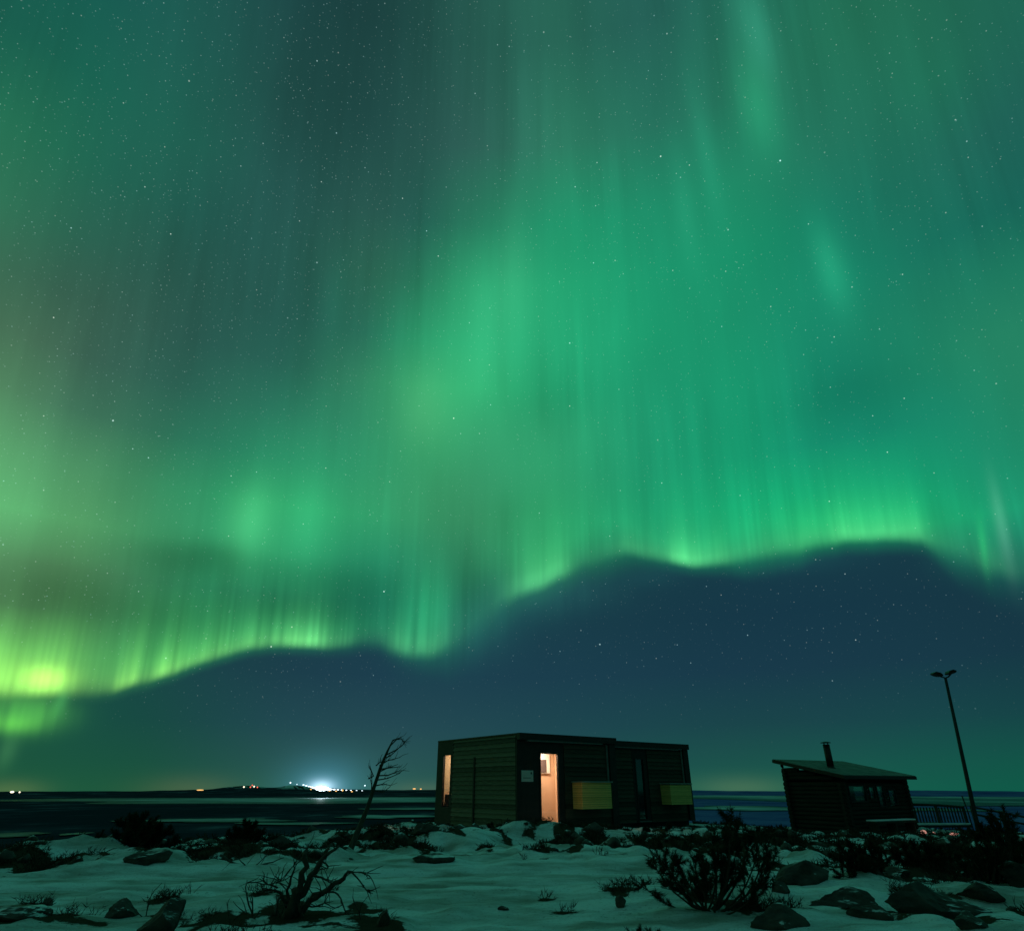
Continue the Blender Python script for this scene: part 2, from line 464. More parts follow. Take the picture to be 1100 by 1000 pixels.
def glass(name, tint, refl, rough=0.03):
    """a thin pane: clear, with a mirror share"""
    m = bpy.data.materials.new(name)
    m.use_nodes = True
    nt = m.node_tree
    nt.nodes.clear()
    o = nt.nodes.new('ShaderNodeOutputMaterial')
    tr = nt.nodes.new('ShaderNodeBsdfTransparent'); tr.inputs[0].default_value = (*tint, 1)
    gl = nt.nodes.new('ShaderNodeBsdfGlossy'); gl.inputs['Roughness'].default_value = rough
    lw = nt.nodes.new('ShaderNodeLayerWeight'); lw.inputs['Blend'].default_value = 0.25
    ma = nt.nodes.new('ShaderNodeMath'); ma.operation = 'MULTIPLY_ADD'; ma.inputs[1].default_value = 0.5; ma.inputs[2].default_value = refl
    nt.links.new(lw.outputs['Fresnel'], ma.inputs[0])
    mx = nt.nodes.new('ShaderNodeMixShader')
    nt.links.new(ma.outputs[0], mx.inputs[0])
    nt.links.new(tr.outputs[0], mx.inputs[1])
    nt.links.new(gl.outputs[0], mx.inputs[2])
    nt.links.new(mx.outputs[0], o.inputs[0])
    return m


MT = {
    'clad_left': boards('weathered_boards_lit', (0.050, 0.050, 0.036), (0.19, 0.175, 0.125), 0.14),  # same boards made lighter: aurora light on this side put into the colour
    'clad': boards('weathered_boards_shaded', (0.022, 0.021, 0.017), (0.085, 0.078, 0.060), 0.14),  # same boards made darker: shade on the front put into the colour
    'black': mat('black_paint', (0.013, 0.014, 0.015), (0.024, 0.025, 0.026), 5, 0.6, 0.1),
    'fascia': mat('dark_fascia', (0.012, 0.013, 0.014), (0.022, 0.023, 0.024), 5, 0.5, 0.1, (0.3, 0.3, 4)),
    'trim': mat('grey_trim', (0.10, 0.11, 0.11), (0.16, 0.17, 0.17), 6, 0.6, 0.1),
    'metal': mat('dark_metal', (0.02, 0.022, 0.024), (0.035, 0.038, 0.04), 10, 0.45, 0.05, metallic=0.6),
    'box': boards('pine_slats_warm_lit', (0.62, 0.38, 0.11), (0.92, 0.60, 0.20), 0.07),  # yellow pine, reddened so its colour stands in for warm light
    'lid': mat('weathered_lid', (0.22, 0.23, 0.22), (0.36, 0.37, 0.35), 5, 0.7, 0.2),
    'logs': mat('old_logs', (0.012, 0.011, 0.009), (0.038, 0.033, 0.027), 3, 0.85, 0.5, (0.5, 0.5, 9)),
    'roof': mat('frosted_roofing', (0.05, 0.05, 0.045), (0.17, 0.17, 0.155), 2.5, 0.8, 0.2),
    'deck': mat('grey_decking', (0.020, 0.019, 0.017), (0.050, 0.046, 0.040), 5, 0.8, 0.3, (1, 6, 1)),
    'snowcap': mat('snow_cap', (0.62, 0.66, 0.70), (0.78, 0.80, 0.82), 4, 0.7, 0.4),
    'sign': mat('white_sign', (0.50, 0.54, 0.54), (0.60, 0.63, 0.63), 3, 0.5),
    'signdark': mat('sign_print', (0.03, 0.04, 0.04), (0.05, 0.06, 0.06), 8, 0.6),
    'signmid': mat('sign_print_pale', (0.20, 0.24, 0.24), (0.26, 0.30, 0.30), 8, 0.6),
    'room': mat('room_plywood', (0.62, 0.42, 0.27), (0.72, 0.50, 0.34), 1.5, 0.8, 0.05, (1, 1, 0.4)),
    'roomdark': mat('room_furniture', (0.05, 0.04, 0.035), (0.09, 0.07, 0.06), 4, 0.7),
    'white': mat('white_casing', (0.78, 0.76, 0.72), (0.82, 0.80, 0.76), 4, 0.5),
    'screen': mat('grey_screen', (0.09, 0.07, 0.07), (0.12, 0.09, 0.09), 4, 0.4),
    'needles': mat('pine_needles', (0.012, 0.017, 0.008), (0.034, 0.042, 0.020), 9, 0.8, spec=0.1),
    'bark': mat('pine_bark', (0.030, 0.022, 0.016), (0.075, 0.055, 0.040), 30, 0.9, 0.5),
    'dead': mat('dead_wood', (0.030, 0.026, 0.022), (0.085, 0.075, 0.062), 20, 0.9, 0.6, (1, 1, 0.3)),
    'heath': mat('heath_twigs', (0.022, 0.018, 0.012), (0.060, 0.045, 0.028), 3, 0.9),
    'pane': glass('window_glass', (0.94, 0.94, 0.92), 0.04),
    'pane_hut': glass('hut_window_glass', (0.62, 0.64, 0.62), 0.12, 0.05),
    'pane_dark': glass('dark_window_glass', (0.45, 0.5, 0.5), 0.16, 0.05),
}


def rock_mat():
    m, nt, b = new_mat('granite_with_snow')
    b.inputs['Roughness'].default_value = 0.85
    t = nt.nodes.new('ShaderNodeTexCoord')
    nz = nt.nodes.new('ShaderNodeTexNoise'); nz.inputs['Scale'].default_value = 6; nz.inputs['Detail'].default_value = 8
    nt.links.new(t.outputs['Object'], nz.inputs['Vector'])
    rp = nt.nodes.new('ShaderNodeValToRGB')
    rp.color_ramp.elements[0].position, rp.color_ramp.elements[1].position = 0.32, 0.72
    rp.color_ramp.elements[0].color = (0.014, 0.012, 0.011, 1)
    rp.color_ramp.elements[1].color = (0.080, 0.066, 0.054, 1)
    nt.links.new(nz.outputs[0], rp.inputs[0])
    g = nt.nodes.new('ShaderNodeNewGeometry')
    sp = nt.nodes.new('ShaderNodeSeparateXYZ')
    nt.links.new(g.outputs['Normal'], sp.inputs[0])
    n2 = nt.nodes.new('ShaderNodeTexNoise'); n2.inputs['Scale'].default_value = 3.2; n2.inputs['Detail'].default_value = 4
    nt.links.new(t.outputs['Object'], n2.inputs['Vector'])
    ad = nt.nodes.new('ShaderNodeMath'); ad.operation = 'MULTIPLY_ADD'; ad.inputs[1].default_value = 1.3
    nt.links.new(n2.outputs[0], ad.inputs[0])
    nt.links.new(sp.outputs[2], ad.inputs[2])
    r2 = nt.nodes.new('ShaderNodeMapRange'); r2.inputs[1].default_value = 1.56; r2.inputs[2].default_value = 1.76
    nt.links.new(ad.outputs[0], r2.inputs[0])
    mx = nt.nodes.new('ShaderNodeMix'); mx.data_type = 'RGBA'
    nt.links.new(r2.outputs[0], mx.inputs[0])
    nt.links.new(rp.outputs[0], mx.inputs[6])
    mx.inputs[7].default_value = (0.66, 0.70, 0.74, 1)
    nt.links.new(mx.outputs[2], b.inputs['Base Color'])
    bp = nt.nodes.new('ShaderNodeBump'); bp.inputs['Strength'].default_value = 0.7; bp.inputs['Distance'].default_value = 0.03
    nt.links.new(nz.outputs[0], bp.inputs['Height'])
    nt.links.new(bp.outputs[0], b.inputs['Normal'])
    return m


MT['rock'] = rock_mat()


def ground_mat():
    m, nt, b = new_mat('snowy_fell_and_plain')
    L = nt.links.new
    N = nt.nodes.new
    t = N('ShaderNodeTexCoord')
    at_c = N('ShaderNodeAttribute'); at_c.attribute_name = 'cover'
    at_f = N('ShaderNodeAttribute'); at_f.attribute_name = 'plain'
    # snow, thin in places
    m1 = N('ShaderNodeMapping'); m1.inputs['Scale'].default_value = (0.55, 1.5, 1.0)
    L(t.outputs['Object'], m1.inputs['Vector'])
    n1 = N('ShaderNodeTexNoise'); n1.inputs['Scale'].default_value = 1.1; n1.inputs['Detail'].default_value = 8; n1.inputs['Roughness'].default_value = 0.62
    L(m1.outputs[0], n1.inputs['Vector'])
    r1 = N('ShaderNodeValToRGB')
    r1.color_ramp.elements[0].position, r1.color_ramp.elements[1].position = 0.38, 0.60
    r1.color_ramp.elements[0].color = (0.33, 0.34, 0.32, 1)
    r1.color_ramp.elements[1].color = (0.72, 0.78, 0.84, 1)
    L(n1.outputs[0], r1.inputs[0])
    # bare heath and stone
    n2 = N('ShaderNodeTexNoise'); n2.inputs['Scale'].default_value = 7; n2.inputs['Detail'].default_value = 8; n2.inputs['Roughness'].default_value = 0.7
    L(t.outputs['Object'], n2.inputs['Vector'])
    r2 = N('ShaderNodeValToRGB')
    r2.color_ramp.elements[0].color = (0.018, 0.015, 0.010, 1)
    r2.color_ramp.elements[1].color = (0.085, 0.070, 0.050, 1)
    L(n2.outputs[0], r2.inputs[0])
    ad = N('ShaderNodeMath'); ad.operation = 'MULTIPLY_ADD'; ad.inputs[1].default_value = 0.9
    sb = N('ShaderNodeMath'); sb.operation = 'SUBTRACT'; sb.inputs[1].default_value = 0.5
    L(n2.outputs[0], sb.inputs[0])
    L(sb.outputs[0], ad.inputs[0])
    L(at_c.outputs['Fac'], ad.inputs[2])
    th = N('ShaderNodeMapRange'); th.inputs[1].default_value = 0.44; th.inputs[2].default_value = 0.56
    L(ad.outputs[0], th.inputs[0])
    mx = N('ShaderNodeMix'); mx.data_type = 'RGBA'
    L(th.outputs[0], mx.inputs[0]); L(r1.outputs[0], mx.inputs[6]); L(r2.outputs[0], mx.inputs[7])
    # the forested plain far below
    mp = N('ShaderNodeMapping'); mp.inputs['Scale'].default_value = (0.0016, 0.0011, 0.0016)
    L(t.outputs['Object'], mp.inputs['Vector'])
    n3 = N('ShaderNodeTexNoise'); n3.inputs['Scale'].default_value = 1.0; n3.inputs['Detail'].default_value = 10; n3.inputs['Roughness'].default_value = 0.72
    L(mp.outputs[0], n3.inputs['Vector'])
    r3 = N('ShaderNodeValToRGB')
    e = r3.color_ramp.elements
    e[0].position, e[0].color = 0.46, (0.018, 0.028, 0.042, 1)
    e[1].position, e[1].color = 0.70, (0.16, 0.19, 0.23, 1)
    k = e.new(0.56); k.color = (0.034, 0.046, 0.066, 1)
    L(n3.outputs[0], r3.inputs[0])
    # towards the east, blue haze is painted into the plain's base colour
    sp = N('ShaderNodeSeparateXYZ'); L(t.outputs['Object'], sp.inputs[0])
    dv = N('ShaderNodeMath'); dv.operation = 'DIVIDE'
    L(sp.outputs[0], dv.inputs[0]); L(sp.outputs[1], dv.inputs[1])
    es = N('ShaderNodeMapRange'); es.inputs[1].default_value = 0.0; es.inputs[2].default_value = 0.22
    L(dv.outputs[0], es.inputs[0])
    me = N('ShaderNodeMix'); me.data_type = 'RGBA'
    L(es.outputs[0], me.inputs[0]); L(r3.outputs[0], me.inputs[6]); 
    r4 = N('ShaderNodeValToRGB')
    e = r4.color_ramp.elements
    e[0].position, e[0].color = 0.36, (0.05, 0.07, 0.24, 1)
    e[1].position, e[1].color = 0.72, (0.16, 0.20, 0.42, 1)
    L(n3.outputs[0], r4.inputs[0]); L(r4.outputs[0], me.inputs[7])
    n5 = N('ShaderNodeTexNoise'); n5.inputs['Scale'].default_value = 26; n5.inputs['Detail'].default_value = 5; n5.inputs['Roughness'].default_value = 0.7
    L(t.outputs['Object'], n5.inputs['Vector'])
    g5 = N('ShaderNodeMapRange'); g5.inputs[1].default_value = 0.56; g5.inputs[2].default_value = 0.68
    L(n5.outputs[0], g5.inputs[0])
    w5 = N('ShaderNodeMapRange'); w5.inputs[1].default_value = 0.05; w5.inputs[2].default_value = 0.40; w5.inputs[3].default_value = 0.5
    L(at_c.outputs['Fac'], w5.inputs[0])
    m5 = N('ShaderNodeMath'); m5.operation = 'MULTIPLY'
    L(g5.outputs[0], m5.inputs[0]); L(w5.outputs[0], m5.inputs[1])
    mg = N('ShaderNodeMix'); mg.data_type = 'RGBA'
    L(m5.outputs[0], mg.inputs[0]); L(mx.outputs[2], mg.inputs[6]); mg.inputs[7].default_value = (0.06, 0.05, 0.035, 1)
    mx = mg
    mf = N('ShaderNodeMix'); mf.data_type = 'RGBA'
    L(at_f.outputs['Fac'], mf.inputs[0]); L(mx.outputs[2], mf.inputs[6]); L(me.outputs[2], mf.inputs[7])
    L(mf.outputs[2], b.inputs['Base Color'])
    b.inputs['Roughness'].default_value = 0.75
    b.inputs['Specular IOR Level'].default_value = 0.0
    bp = N('ShaderNodeBump'); bp.inputs['Strength'].default_value = 0.75; bp.inputs['Distance'].default_value = 0.045
    hs = N('ShaderNodeMath'); hs.operation = 'MULTIPLY_ADD'; hs.inputs[1].default_value = 0.6
    L(n5.outputs[0], hs.inputs[0]); L(n2.outputs[0], hs.inputs[2])
    L(hs.outputs[0], bp.inputs['Height']); L(bp.outputs[0], b.inputs['Normal'])
    return m


# ------------------------------------------------------------------ ground
_rng = np.random.RandomState(7)
_perm = _rng.rand(512, 512)


def vnoise(x, y):
    xi, yi = np.floor(x).astype(int), np.floor(y).astype(int)
    fx, fy = x - xi, y - yi
    fx, fy = fx * fx * (3 - 2 * fx), fy * fy * (3 - 2 * fy)
    a, b = _perm[xi % 512, yi % 512], _perm[(xi + 1) % 512, yi % 512]
    c, d = _perm[xi % 512, (yi + 1) % 512], _perm[(xi + 1) % 512, (yi + 1) % 512]
    return (a * (1 - fx) + b * fx) * (1 - fy) + (c * (1 - fx) + d * fx) * fy


def fbm(x, y, s, o=4, off=0.0):
    v, a, t = 0.0, 1.0, 0.0
    for i in range(o):
        v = v + a * vnoise(x / s + off + 17.3 * i, y / s + 31.7 * i + off)
        t += a
        a *= 0.5
        s *= 0.5
    return v / t


E_AZ = [-180, -60, -38, -25, -13, -8.5, -5, 0, 12, 40, 90, 180]
E_R = [16, 15, 16.2, 17.5, 21, 27.5, 32, 35, 34, 36, 36, 16]


def track_mask(x, y):
    c = 11.3 + 0.05 * x
    return np.exp(-((y - c) / 1.5) ** 4) * (1 - smooth(2.0, 5.0, x))


def height(x, y):
    x = np.asarray(x, float)
    y = np.asarray(y, float)
    r = np.hypot(x, y)
    az = np.degrees(np.arctan2(x, y))
    tr = track_mask(x, y)
    h = -0.50 * smooth(20, 30, r) * smooth(4, 16, az)
    h = h + (fbm(x, y, 3.0, 3) - 0.5) * 0.26 * (1 - 0.75 * tr) + (fbm(x, y, 0.55, 3, 5.0) - 0.5) * 0.13 * (1 - 0.7 * tr)
    st = smooth(13.0, 15.0, r) + 0.55 * smooth(2.0, 4.5, x) * smooth(7, 8.5, r) * 0.6 + 0.13
    st = np.minimum(st, 1.0) * (1 - 0.9 * tr) * (1 - smooth(60, 120, r))
    lump = fbm(x, y, 0.9, 4, 61.0)
    h = h + st * (np.maximum(lump - 0.5, -0.1) * 0.50 + (fbm(x, y, 0.28, 2, 77.0) - .5) * 0.10)
    h = h - 0.05 * tr - 0.05 * tr * (np.exp(-((y - 10.6 - .05 * x) / .22) ** 2) + np.exp(-((y - 12.1 - .05 * x) / .22) ** 2))
    wob = 0.10 * np.sin(x * 0.9) + .05 * x
    for cy_, wd_ in ((10.25, .10), (10.62, .09), (11.9, .11), (12.35, .09)):
        q = (y - cy_ - wob) / wd_
        h = h - 0.035 * tr * np.exp(-q * q) * (0.5 + fbm(x, y, .5, 2, 90 + cy_))
    h = h + tr * (fbm(x, y * 3.0, 0.5, 3, 33.0) - .5) * 0.06
    # ploughed berm before the cabin
    d = np.hypot((x - 1.4) / 3.6, (y - 18.6 - 0.32 * (x - 1.4)) / 1.2)
    h = h + 0.34 * np.exp(-d ** 2 * 1.2) * (0.75 + 0.5 * fbm(x, y, 0.8, 2, 9))
    d = np.hypot((x + 9) / 7, (y - 14.6) / 0.9)
    h = h + 0.16 * np.exp(-d ** 2)
    # rocky knoll, lower right
    d = np.hypot((x - 5.0) / 3.2, (y - 9.3) / 1.4)
    h = h + 0.12 * np.exp(-d ** 2) * (0.4 + 1.2 * fbm(x, y, 0.7, 3, 21))
    # level pads under the buildings
    cx, cy = x - 3.0, y - 26.5
    lx, ly = cx * .804 + cy * .595, -cx * .595 + cy * .804
    pad = (1 - smooth(5.2, 6.5, np.abs(lx - 1.2))) * (1 - smooth(3.0, 4.2, np.abs(ly - 0.5)))
    h = h * (1 - pad) + pad * (-0.16)
    E = np.interp(az, E_AZ, E_R)
    q = np.maximum(r - E, 0)
    drop = 0.34 * q * q / (q + 5.0)
    h = h - drop
    plain = -120 - r * r / 12.742e6 + (fbm(x, y, 2600, 4, 3.0) - 0.5) * 5 * smooth(300, 2500, r)
    far = smooth(12000, 17000, r) * (1 - smooth(26000, 36000, r))
    prof = np.interp(az, [-60, -40, -36, -28, -23.5, -22.2, -20.7, -19.2, -17.5, -15.5, -13, -9, -4, 0, 8, 14, 17, 22, 32, 45, 60],
                     [30, 50, 60, 60, 110, 150, 205, 180, 235, 160, 100, 80, 95, 70, 60, 75, 55, 60, 80, 50, 40])
    plain = plain + far * prof * (0.75 + 0.9 * (fbm(x, y, 1500, 4, 41) - 0.5))
    return np.where(h < -60, np.maximum(plain, h), np.maximum(h, plain))


def gz(x, y):
    return float(height(np.array([x]), np.array([y]))[0])


def cover(x, y):
    """0 deep snow .. 1 bare heath"""
    r = np.hypot(x, y)
    az = np.degrees(np.arctan2(x, y))
    strip = smooth(13.0, 14.6, r) * (1 - 0.25 * smooth(20, 25, r))
    strip = strip * np.interp(az, [-45, -30, -22, -12, -4, 4, 12, 20, 40], [.58, .68, .80, .80, .74, .68, .70, .80, .84])
    right = smooth(2.4, 5.5, x) * smooth(6.5, 8.5, r) * (1 - smooth(13, 15, r)) * 0.62
    left = smooth(3.6, 5, -x) * (1 - smooth(9.2, 9.9, r)) * 0.55
    n = 0.40 * fbm(x, y, 1.3, 3, 13.0) + 0.60 * fbm(x, y, 0.42, 4, 29.0)
    z = np.maximum(np.maximum(strip, right), np.maximum(left, 0.27))
    return np.clip(0.5 + (n - 0.5) * 4.2 + (z - 0.72) * 1.25 - 0.5 * track_mask(x, y), 0, 1)


def build_ground():
    ang = np.concatenate([np.arange(-46, 46.01, 0.2), np.arange(50, 314, 4.0)])
    ang = np.radians(ang)
    rad = [0.0]
    r = 0.8
    while r < 70:
        rad.append(r)
        r *= 1.0125 if r > 5 else 1.06
    while r < 70000:
        rad.append(r)
        r *= 1.055
    rad = np.array(rad)
    na, nr = len(ang), len(rad)
    X = np.outer(rad, np.sin(ang))
    Y = np.outer(rad, np.cos(ang))
    X[0] = 1e-3 * np.sin(ang); Y[0] = 1e-3 * np.cos(ang)
    Z = height(X, Y)
    V = np.stack([X, Y, Z], -1).reshape(-1, 3)
    i, j = np.meshgrid(np.arange(nr - 1), np.arange(na), indexing='ij')
    j2 = (j + 1) % na
    Fq = np.stack([i * na + j, i * na + j2, (i + 1) * na + j2, (i + 1) * na + j], -1).reshape(-1, 4)
    Fq = Fq[:, ::-1]
    me = bpy.data.meshes.new('ground')
    me.vertices.add(len(V)); me.vertices.foreach_set('co', V.ravel())
    me.loops.add(Fq.size); me.loops.foreach_set('vertex_index', Fq.ravel().astype(np.int32))
    me.polygons.add(len(Fq))
    me.polygons.foreach_set('loop_start', np.arange(0, Fq.size, 4, dtype=np.int32))
    me.polygons.foreach_set('use_smooth', np.ones(len(Fq), dtype=bool))
    me.update(calc_edges=True)
    a = me.attributes.new('cover', 'FLOAT', 'POINT'); a.data.foreach_set('value', cover(X, Y).ravel().astype(np.float32))
    a = me.attributes.new('plain', 'FLOAT', 'POINT'); a.data.foreach_set('value', smooth(-4, -14, Z).ravel().astype(np.float32) if False else np.clip((-Z - 5) / 12, 0, 1).ravel().astype(np.float32))
    me.materials.append(ground_mat())
    o = bpy.data.objects.new('ground', me)
    COL.objects.link(o)
    o['kind'] = 'structure'
    o['label'] = 'patchy snow on the hilltop and the dark wooded plain below'
    return o


build_ground()


def ghit(px, py, r0=3.0, r1=60.0):
    """where a sight line first meets the ground"""
    d = ray(px, py).normalized()
    t = np.linspace(r0, r1, 3000)
    h = height(d.x * t, d.y * t)
    k = np.argmax(CAM_H + d.z * t < h)
    if k == 0:
        k = len(t) - 1
    return Vector((d.x * t[k], d.y * t[k], float(h[k])))


# ------------------------------------------------------------------ mesh helpers
class MB:
    def __init__(self):
        self.v, self.f, self.sm = [], [], []

    def add(self, vs, fs, smooth=False):
        n = len(self.v)
        self.v += [tuple(v) for v in vs]
        self.f += [tuple(i + n for i in q) for q in fs]
        self.sm += [smooth] * len(fs)
        return self

    def box(self, x0, x1, y0, y1, z0, z1):
        vs = [(x, y, z) for z in (z0, z1) for y in (y0, y1) for x in (x0, x1)]
        return self.add(vs, [(0, 2, 3, 1), (4, 5, 7, 6), (0, 1, 5, 4), (2, 6, 7, 3), (0, 4, 6, 2), (1, 3, 7, 5)])

    def prism(self, poly, y0, y1):
        """(x, z) polygon, counter-clockwise seen from -y, extruded along y"""
        n = len(poly)
        vs = [(x, y0, z) for x, z in poly] + [(x, y1, z) for x, z in poly]
        fs = [tuple(range(n)), tuple(range(2 * n - 1, n - 1, -1))]
        fs += [(i, i + n, (i + 1) % n + n, (i + 1) % n) for i in range(n)]
        return self.add(vs, fs)

    def tube(self, pts, rad, n=7, wob=0.0, rnd=None):
        pts = [Vector(p) for p in pts]
        if not hasattr(rad, '__len__'):
            rad = [rad] * len(pts)
        rings, up = [], Vector((0.31, 0.2, 0.93))
        base = len(self.v)
        for i, p in enumerate(pts):
            t = (pts[min(i + 1, len(pts) - 1)] - pts[max(i - 1, 0)]).normalized()
            a = t.cross(up)
            if a.length < 1e-3:
                a = t.cross(Vector((1, 0, 0)))
            a.normalize()
            b = t.cross(a)
            for k in range(n):
                w = 1 + (rnd.uniform(-wob, wob) if wob else 0)
                q = 2 * PI * k / n
                self.v.append(tuple(p + (a * math.cos(q) + b * math.sin(q)) * rad[i] * w))
        for i in range(len(pts) - 1):
            for k in range(n):
                k2 = (k + 1) % n
                self.f.append((base + i * n + k, base + (i + 1) * n + k, base + (i + 1) * n + k2, base + i * n + k2))
                self.sm.append(True)
        self.f.append(tuple(base + k for k in range(n))); self.sm.append(False)
        self.f.append(tuple(base + (len(pts) - 1) * n + k for k in range(n - 1, -1, -1))); self.sm.append(False)
        return self

    def build(self, name, m, parent=None, loc=None, rotz=None, bevel=0.0):
        me = bpy.data.meshes.new(name)
        me.from_pydata(self.v, [], self.f)
        me.polygons.foreach_set('use_smooth', self.sm)
        me.materials.append(m)
        me.update()
        o = bpy.data.objects.new(name, me)
        COL.objects.link(o)
        if parent is not None:
            o.parent = parent
        if loc is not None:
            o.location = loc
        if rotz is not None:
            o.rotation_euler = (0, 0, rotz)
        if bevel:
            b = o.modifiers.new('bevel', 'BEVEL'); b.width = bevel; b.segments = 2; b.limit_method = 'ANGLE'
        return o


def thing(name, label, cat, loc=(0, 0, 0), rotz=0.0, group=None):
    o = bpy.data.objects.new(name, None)
    COL.objects.link(o)
    o.location = loc
    o.rotation_euler = (0, 0, rotz)
    o.empty_display_size = 0.2
    return tag(o, label, cat, group)


def tag(o, label, cat, group=None, kind=None):
    o['label'] = label
    if cat:
        o['category'] = cat
    if group:
        o['group'] = group
    if kind:
        o['kind'] = kind
    return o


# ------------------------------------------------------------------ the two cabin modules
def lap_wall(mb, x0, x1, z0, z1, y, d=0.034, pitch=0.14, th=0.06):
    """overlapping boards on the plane y, facing -y"""
    k = math.floor(z0 / pitch)
    poly = [(y + th, z0)]
    z = z0
    while z < z1 - 1e-4:
        zt = min((k + 1) * pitch, z1)
        poly += [(y - d, z), (y, zt)]
        z = zt
        k += 1
    poly += [(y + th, z1)]
    n = len(poly)
    vs = [(x0, a, b) for a, b in poly] + [(x1, a, b) for a, b in poly]
    fs = [(i, i + n, (i + 1) % n + n, (i + 1) % n)[::-1] for i in range(n)]
    # end caps as strips
    for base, flip in ((0, False), (n, True)):
        for i in range(1, n - 2, 2):
            q = (base + 0, base + i, base + i + 1) if i < n - 2 else None
            fs.append(q if not flip else q[::-1])
    mb.add(vs, fs)
    return mb


def lap_wall_side(mb, y0, y1, z0, z1, x, **kw):
    t = MB()
    lap_wall(t, y0, y1, z0, z1, 0.0, **kw)
    # turn (along, -out, z) into a wall on the plane x facing -x
    mb.add([(x + v[1], -v[0] + (y0 + y1), v[2]) for v in t.v], t.f)
    return mb


ANG = R(36.5)
ZT = 2.79


def lamp(name, parent, loc, energy, color, size=0.5):
    ld = bpy.data.lights.new(name, 'AREA')
    ld.shape = 'DISK'
    ld.size = size
    ld.energy = energy
    ld.color = color
    o = bpy.data.objects.new(name, ld)
    COL.objects.link(o)
    o.parent = parent
    o.location = loc
    return o


def outdoor_unit_cover(x0, x1, y0, y1, z0, z1, origin, label):
    t = thing('slatted_box', label, 'box', origin, ANG, 'pale slatted boxes hung on the cabin fronts')
    b = MB()
    p = 0.068
    z = z0 + 0.02
    while z < z1 - 0.02:
        zt = min(z + p - 0.006, z1)
        b.box(x0, x1, y0, y0 + 0.022, z, zt)
        b.box(x0, x0 + 0.022, y0 + 0.024, y1, z, zt)
        b.box(x1 - 0.022, x1, y0 + 0.024, y1, z, zt)
        z += p
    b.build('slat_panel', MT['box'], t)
    f = MB()
    for xx in (x0 + 0.03, x1 - 0.09):
        for yy in (y0 + 0.03, y1 - 0.07):
            f.box(xx, xx + 0.05, yy, yy + 0.05, z0, z1)
    f.box(x0 + 0.12, x1 - 0.12, y0 + 0.12, y1 - 0.1, z0 + 0.05, z1 - 0.06)
    f.build('frame', MT['black'], t)
    MB().box(x0 - 0.05, x1 + 0.05, y0 - 0.05, y1, z1 + 0.004, z1 + 0.04).build('lid', MT['lid'], t, bevel=0.006)
    return t


